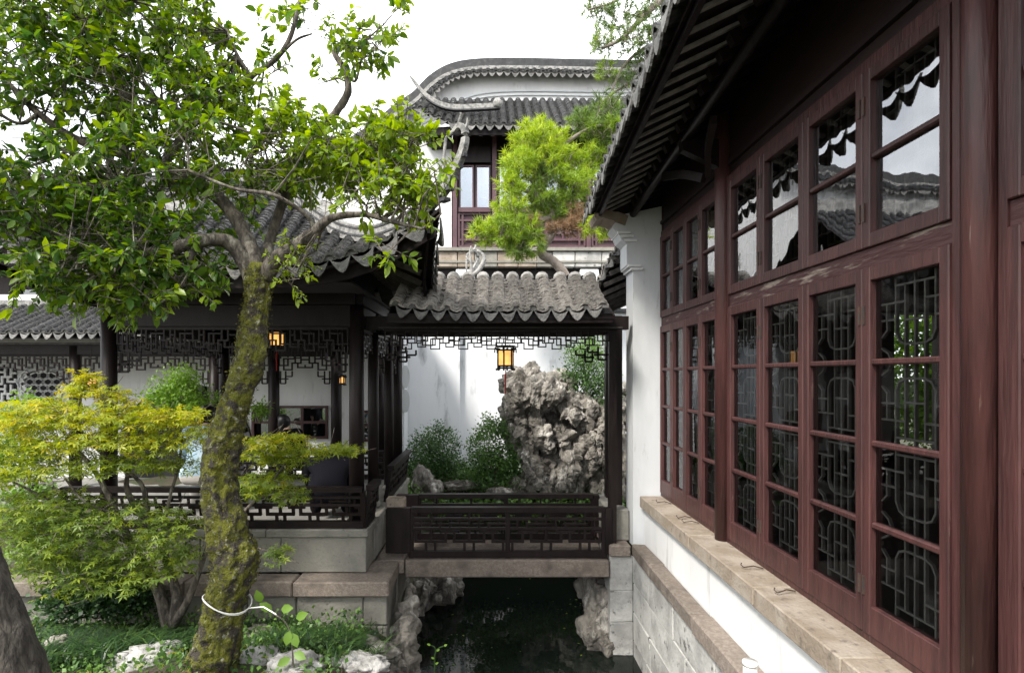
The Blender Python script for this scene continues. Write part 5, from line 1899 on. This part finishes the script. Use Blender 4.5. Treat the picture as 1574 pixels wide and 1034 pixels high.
pine('pine_tree', [
    [(905, 480, 9.6, 9), (880, 440, 9.5, 8), (855, 405, 9.4, 7), (832, 388, 9.4, 7), (848, 360, 9.35, 6.5), (850, 335, 9.3, 5.5), (842, 310, 9.3, 7), (830, 285, 9.3, 6), (838, 250, 9.3, 4), (845, 215, 9.3, 2)],
    [(848, 335, 9.3, 6), (810, 340, 9.2, 4), (770, 348, 9.1, 3), (735, 355, 9.1, 1.5)],
    [(842, 310, 9.3, 4), (800, 290, 9.2, 3), (770, 280, 9.1, 2)],
    [(850, 340, 9.3, 6), (880, 300, 9.4, 4), (900, 280, 9.4, 3), (935, 270, 9.4, 2)],
    [(838, 250, 9.3, 3), (870, 220, 9.3, 3), (910, 196, 9.3, 2.5), (950, 192, 9.3, 2)],
    [(850, 345, 9.3, 4), (900, 350, 9.3, 3), (940, 352, 9.3, 1.5)]], None,
    'pine with bright yellow-green needle pads, rising behind the bridge roof', needle=.12, per=46,
    blobs=[(935, 205, 9.3, 34, 12, .3, 44, .55), (950, 240, 9.3, 24, 16, .3, 36, .6), (890, 285, 9.2, 30, 12, .3, 44, .72), (940, 300, 9.3, 22, 16, .3, 30, .5), (790, 355, 9.1, 45, 20, 0.3, 138, .6), (745, 358, 9.1, 21, 14, 0.18, 41, .75), (800, 378, 9.1, 30, 12, 0.24, 69, .5), (785, 320, 9.1, 24, 11, 0.18, 53, .8),
           (830, 215, 9.3, 41, 27, 0.3, 138, .86), (800, 255, 9.2, 32, 19, 0.24, 92, .76), (860, 250, 9.3, 39, 20, 0.3, 103, .78), (785, 285, 9.1, 21, 14, 0.18, 46, .74), (840, 275, 9.3, 41, 11, 0.24, 69, .45),
           (895, 245, 9.4, 29, 20, 0.24, 69, .7), (905, 190, 9.4, 34, 14, 0.24, 57, .4), (940, 180, 9.4, 24, 17, 0.24, 41, .38), (850, 325, 9.3, 32, 17, 0.24, 69, .45), (880, 310, 9.3, 24, 17, 0.18, 46, .42),
           (925, 348, 9.2, 30, 11, 0.18, 69, .84), (830, 305, 9.2, 29, 11, 0.18, 41, .55), (935, 235, 9.5, 23, 31, 0.24, 57, .4), (955, 270, 9.5, 15, 28, 0.18, 34, .42),
           (858, 352, 9.2, 12, 7, 0.09, 16, 1.05), (815, 345, 9.15, 9, 7, 0.09, 10, 1.05), (880, 350, 9.2, 13, 9, 0.09, 18, 1.05), (888, 325, 9.2, 8, 9, 0.09, 10, 1.05)])
pine('pine_branch_tree', [
    [(1100, -40, 7.2, 9), (1030, -10, 7.2, 6), (985, 30, 7.2, 4), (955, 60, 7.2, 3), (925, 75, 7.2, 2)],
    [(1030, -10, 7.2, 4), (980, -15, 7.2, 3), (940, 5, 7.2, 2), (905, 15, 7.2, 1.2)],
    [(1060, 60, 7.4, 4), (1000, 70, 7.4, 3), (960, 100, 7.4, 2), (940, 140, 7.4, 1.2)],
    [(1010, 120, 7.6, 3), (965, 130, 7.6, 2), (920, 160, 7.6, 1.2)]], None,
    'sparse dark pine boughs hanging beside the hall eave, top centre', needle=.09, per=30,
    blobs=[(925, 12, 7.2, 28, 12, .3, 44, .35), (960, 30, 7.2, 30, 16, .3, 44, .35), (925, 65, 7.2, 22, 10, .25, 30, .5), (970, 65, 7.2, 26, 16, .3, 37, .38), (1000, 15, 7.2, 24, 22, .3, 37, .35),
           (935, 110, 7.4, 16, 10, .2, 17, .5), (985, 100, 7.4, 22, 20, .25, 27, .36), (960, 140, 7.6, 26, 20, .3, 23, .38), (1000, 60, 7.2, 22, 24, .25, 30, .36), (930, 165, 7.6, 22, 12, .25, 23, .36)])
# dead branch on the bridge roof ridge
mb = MB()
limb(mb, [(700, 428, 5.95, 4), (725, 424, 5.95, 4), (738, 412, 5.95, 4), (744, 400, 5.95, 3.4), (741, 390, 5.95, 2.6), (733, 385, 5.95, 2)], 8, 4, .25, 30)
limb(mb, [(725, 424, 5.95, 3), (724, 405, 5.95, 2.4), (722, 388, 5.95, 1.6), (724, 378, 5.95, .8)], 8, 4, .25, 30)
limb(mb, [(722, 402, 5.95, 1.4), (716, 394, 5.95, .8)], 6, 4, .2, 30)
tag(mb.build('dead_branch', 'ridge_plaster', None, True), 'bleached forked branch lying on the left end of the bridge roof', 'branch')

# sapling and sprout in the foreground
sp = thing('sapling', at(445, 1050, 3.3), 'slender sapling with a few bright heart-shaped leaves, right of the mossy trunk foot', 'plant')
mb = MB()
limb(mb, [(452, 1060, 3.3, 1.6), (450, 1010, 3.3, 1.4), (447, 975, 3.3, 1.2), (438, 955, 3.3, 1), (420, 942, 3.3, .9), (400, 930, 3.3, .7)], 6, 4)
mb.build('stem', 'bark', sp)
LP = [(418, 938, -.6, .55), (432, 936, .7, .2), (446, 968, -.2, -.9), (450, 972, .4, -.9), (452, 1002, .7, -.2), (447, 1010, -.8, -.4), (402, 925, -.2, .8), (455, 950, .9, .5)]
for (px_, py_, dx, dz) in LP:
    o = leaves('leaf', np.array([at(px_, py_, 3.29)]), np.array([(dx, -.3, dz)]), np.array([(.1, -1, .5)]), [.085], T_BROAD, np.array([.8]), 'bright_leaf', sp, 1.4)
    del o["kind"]
sp = thing('water_sprout', at(668, 1055, 4.2), 'thin yellow-green sprout rising in front of the dark water', 'plant')
mb = MB()
limb(mb, [(668, 1060, 4.2, 1.3), (668, 1020, 4.2, 1.1), (669, 1004, 4.2, 1), (674, 996, 4.2, .9), (682, 992, 4.2, .7)], 6, 4)
limb(mb, [(670, 1002, 4.2, .8), (668, 994, 4.2, .7), (662, 991, 4.2, .5)], 6, 4)
mb.build('stem', 'maple_leaf', sp)
for (px_, py_, dx) in ((668, 1012, -.6), (669, 1020, .6), (682, 992, .8), (662, 991, -.8), (671, 1000, .5)):
    o = leaves('leaf', np.array([at(px_, py_, 4.19)]), np.array([(dx, -.2, .4)]), np.array([(.1, -1, .5)]), [.03], T_BROAD, np.array([.9]), 'bright_leaf', sp, 1.2)
    del o["kind"]


# ------------------------------------------------------------------ lanterns
def lantern(px_, py_, Y, w, h, label, zhang, sides=6, tassel=True):
    c = at(px_, py_, Y)
    t = thing('palace_lantern', c - Vector((0, 0, h / 2)), label, 'lantern', 'palace lanterns hung under the eaves')
    r_ = w / 2
    z0, z1 = c.z - h * .32, c.z + h * .22
    pts = [(c.x + r_ * .8 * math.cos(2 * math.pi * k / sides + .3), c.y + r_ * .8 * math.sin(2 * math.pi * k / sides + .3)) for k in range(sides)]
    for k in range(sides):
        a, b = pts[k], pts[(k + 1) % sides]
        mb = MB()
        m = .96
        A = [Vector((c.x + (p[0] - c.x) * m, c.y + (p[1] - c.y) * m, 0)) for p in (a, b)]
        mb.add([A[0] + Vector((0, 0, z0)), A[1] + Vector((0, 0, z0)), A[1] + Vector((0, 0, z1)), A[0] + Vector((0, 0, z1))], [(0, 1, 2, 3)])
        mb.build('lantern_panel', 'lantern_glow', t)
        mb = MB()
        mb.bar((*a, z0 - h * .16), (*a, z1 + h * .1), .016, .016)
        o2 = Vector((a[0] - c.x, a[1] - c.y, 0)).normalized()
        mb.bar(Vector((*a, z0 - h * .13)), Vector((*a, z0 - h * .17)) + o2 * .02, .014, .02)
        mb.bar(Vector((*a, z1 + h * .02)), Vector((*a, z1 + h * .10)) + o2 * w * .16, .016, .018)
        mb.bar(Vector((*a, z1 + h * .10)) + o2 * w * .16, Vector((*a, z1 - h * .08)) + o2 * w * .17, .012, .012)
        mb.build('lantern_post', 'dark_wood', t)
    mb = MB()
    for zz, k in ((z0 - .006, 1), (z1 + .006, 1), (z1 + h * .16, 1.25), (z0 - h * .1, .98)):
        P2 = [Vector((c.x + (p[0] - c.x) * k, c.y + (p[1] - c.y) * k, zz)) for p in pts]
        for a, b in zip(P2, P2[1:] + P2[:1]):
            mb.bar(a, b, .014, .016)
    mb.build('lantern_frame', 'dark_wood', t)
    mb = MB()
    mb.tube([(c.x, c.y, z1 + h * .17), (c.x, c.y, z1 + h * .2), (c.x, c.y, zhang)], [r_ * .9, .006, .004], sides * 2)
    mb.build('lantern_top', 'dark_wood', t)
    if tassel:
        mb = MB()
        mb.tube([(c.x, c.y, z0 - .0), (c.x, c.y, z0 - h * .3), (c.x, c.y, z0 - h * .35), (c.x, c.y, z0 - h * 1.05)], [.003, .004, .009, .006], 8)
        mb.build('tassel', 'red_tassel', t)


lantern(777, 548, 5.75, .2, .27, 'glowing hexagonal wooden lantern hanging from the middle of the bridge beam', .5)
lantern(425, 519, 6.2, .19, .26, 'glowing lantern hanging in the pavilion, right of the mossy trunk', .6)
lantern(526, 583, 8.2, .1, .16, 'small lit lantern far behind the pavilion corner column', .4, tassel=False)
lantern(140, 585, 8.6, .18, .22, 'lit lantern in the gallery behind the yellow maple top', .4, tassel=False)


# ------------------------------------------------------------------ people
def person(base, H, face, label, pose, cloth, hair_long=.0, lower=None):
    """one skinned body; face = heading angle, pose = joint dictionary in body units (height 1, x right, y forward)"""
    t = thing('person', base, label, 'person')
    J = dict(pelvis=(0, 0, .52), belly=(0, .01, .6), chest=(0, .01, .72), neck=(0, 0, .83), headb=(0, .015, .88), headt=(0, .02, .965),
             shl=(-.1, 0, .79), ell=(-.13, 0, .63), wrl=(-.13, .04, .48), hal=(-.13, .06, .43), shr=(.1, 0, .79), elr=(.13, 0, .63), wrr=(.13, .04, .48), har=(.13, .06, .43),
             hil=(-.05, 0, .5), knl=(-.055, .01, .27), anl=(-.055, -.01, .045), tol=(-.06, .08, .02), hir=(.05, 0, .5), knr=(.055, .01, .27), anr=(.055, -.01, .045), tor=(.06, .08, .02))
    J.update(pose)
    rad = dict(pelvis=.085, belly=.075, chest=.088, neck=.034, headb=.05, headt=.052, shl=.05, ell=.036, wrl=.025, hal=.026, shr=.05, elr=.036, wrr=.025, har=.026,
               hil=.07, knl=.045, anl=.032, tol=.028, hir=.07, knr=.045, anr=.032, tor=.028)
    E_ = [('pelvis', 'belly'), ('belly', 'chest'), ('chest', 'neck'), ('neck', 'headb'), ('headb', 'headt'), ('chest', 'shl'), ('shl', 'ell'), ('ell', 'wrl'), ('wrl', 'hal'),
          ('chest', 'shr'), ('shr', 'elr'), ('elr', 'wrr'), ('wrr', 'har'), ('pelvis', 'hil'), ('hil', 'knl'), ('knl', 'anl'), ('anl', 'tol'), ('pelvis', 'hir'), ('hir', 'knr'), ('knr', 'anr'), ('anr', 'tor')]
    ks = list(J)
    M = Matrix.Translation(base) @ Matrix.Rotation(face, 4, 'Z') @ Matrix.Scale(H, 4)
    me = bpy.data.meshes.new('body')
    me.from_pydata([M @ Vector(J[k]) for k in ks], [(ks.index(a), ks.index(b)) for a, b in E_], [])
    o = bpy.data.objects.new('body', me)
    COL.objects.link(o)
    o.modifiers.new('s', 'SKIN')
    for k, sv in zip(ks, me.skin_vertices[0].data):
        sv.radius = (rad[k] * H, rad[k] * H * (.78 if k in ('chest', 'belly', 'pelvis') else 1))
        sv.use_root = k == 'pelvis'
    sb = o.modifiers.new('b', 'SUBSURF')
    sb.levels = sb.render_levels = 2
    dg = bpy.context.evaluated_depsgraph_get()
    me2 = bpy.data.meshes.new_from_object(o.evaluated_get(dg))
    bpy.data.objects.remove(o)
    me2.materials.clear()
    for nm in (cloth, 'skin', lower or cloth):
        me2.materials.append(MATS[nm])
    Mi = M.inverted()
    nk, wl_, wr_ = Vector(J['neck']), Vector(J['hal']), Vector(J['har'])
    for f in me2.polygons:
        c = Mi @ f.center
        head = (c - Vector(J['headb'])).length < .075 or (c - Vector(J['headt'])).length < .08
        hand = (c - wl_).length < .05 or (c - wr_).length < .05
        f.material_index = 1 if head or hand else (2 if c.z < J['pelvis'][2] - .02 else 0)
    link(me2, 'body', None, t, True)
    hb, ht = Vector(J['headb']), Vector(J['headt'])
    up = (ht - hb).normalized()
    bm = bmesh.new()
    bmesh.ops.create_icosphere(bm, subdivisions=3, radius=1)
    fw = Vector((0, 1, 0))
    for v in bm.verts:
        d = v.co.copy()
        p = Vector((d.x * .064, d.y * .074, d.z * .068))
        if d.y > .25 and d.z < .45:                        # leave the face open
            p *= .72
        if hair_long and d.z < -.2 and d.y < .2:
            p.z -= hair_long * min(1, (-d.z - .2) * 1.6)
        q_ = hb.lerp(ht, .62) + p + Vector((0, -.012, .008))
        v.co = M @ (q_ + .004 * Vector((noise.noise(d * 9), noise.noise(d * 9 + Vector((5, 0, 0))), 0)))
    me3 = bpy.data.meshes.new('hair')
    bm.to_mesh(me3)
    bm.free()
    link(me3, 'hair', 'hair', t, True)
    # nose and eyes
    mb = MB()
    fc = hb.lerp(ht, .4)
    mb.add([M @ (fc + Vector(v)) for v in ((0, .05, .03), (-.01, .052, 0), (.01, .052, 0), (0, .066, .004))], [(0, 1, 3), (0, 3, 2), (1, 2, 3)])
    mb.build('nose', 'skin', t)
    for s_ in (-1, 1):
        mb = MB()
        e = M @ (fc + Vector((s_ * .021, .05, .034)))
        mb.tube([e - Vector((0, 0, .004)), e, e + Vector((0, 0, .004))], [.004, .008, .004], 8)
        mb.build('eye', 'hair', t, True)
    return t


SIT = dict(pelvis=(0, 0, .28), belly=(0, .05, .36), chest=(0, .13, .46), neck=(0, .2, .55), headb=(0, .24, .585), headt=(0, .28, .66),
           shl=(-.1, .16, .53), ell=(-.14, .2, .38), wrl=(-.08, .3, .33), hal=(-.05, .34, .32), shr=(.1, .16, .53), elr=(.14, .2, .38), wrr=(.08, .3, .33), har=(.05, .34, .32),
           hil=(-.06, .02, .27), knl=(-.07, .24, .27), anl=(-.07, .22, .05), tol=(-.07, .3, .03), hir=(.06, .02, .27), knr=(.07, .24, .27), anr=(.07, .22, .05), tor=(.07, .3, .03))
BEND = dict(SIT, pelvis=(0, 0, .15), belly=(0, .05, .22), chest=(0, .13, .285), neck=(0, .23, .29), headb=(0, .27, .275), headt=(0, .335, .235), hil=(-.06, .02, .14), hir=(.06, .02, .14), knl=(-.08, .2, .22), knr=(.08, .2, .22), anl=(-.08, .1, .045), anr=(.08, .1, .045), tol=(-.08, .18, .025), tor=(.08, .18, .025), shl=(-.105, .17, .29), shr=(.105, .17, .29),
            ell=(-.13, .3, .15), wrl=(-.08, .36, .08), hal=(-.06, .39, .05), elr=(.13, .3, .15), wrr=(.08, .36, .08), har=(.06, .39, .05))
person(Vector((-1.50, 5.36, -1.36)), 1.78, R(12), 'person in black crouching behind the pavilion railing, beside the corner column', BEND, 'cloth_black')
person(Vector((-2.78, 8.6, -1.72)), 1.6, R(70), 'dark-haired person in dark clothes sitting by the gallery window', SIT, 'cloth_black', .05, 'cloth_black')
person(Vector((-2.80, 5.5, -1.36)), 1.5, R(15), 'seated person in pale blue behind the pavilion railing, left of the mossy trunk', SIT, 'cloth_blue', .06, 'cloth_pale')

n = 420
X = NP.uniform(-4.2, -.85, n)
Y = NP.uniform(3.2, 4.75, n)
P2 = np.array([(x, y, ground_z(x, y) + .035) for x, y in zip(X, Y)])
tag(leaves('fallen_leaves', P2, norm(rand_dir(n) * np.array((1, 1, .2))), norm(rand_dir(n) * .4 + np.array((0, 0, 1))), NP.uniform(.025, .05, n), T_MAPLE, NP.uniform(.6, 1, n), 'maple_leaf', None),
    'yellow fallen leaves scattered over the planted bed', 'fallen leaves')

n = 34
P2 = np.stack([NP.uniform(-.5, 1.1, n), NP.uniform(5.0, 7.5, n), np.full(n, -2.645)], 1)
tag(leaves('floating_leaves', P2, norm(rand_dir(n) * np.array((1, 1, .02))), np.tile(np.array((0, 0, 1.0)), (n, 1)), NP.uniform(.02, .04, n), T_SMALL, NP.uniform(.1, .7, n), 'maple_leaf', None),
    'small fallen leaves floating on the dark water under the bridge', 'floating leaves')
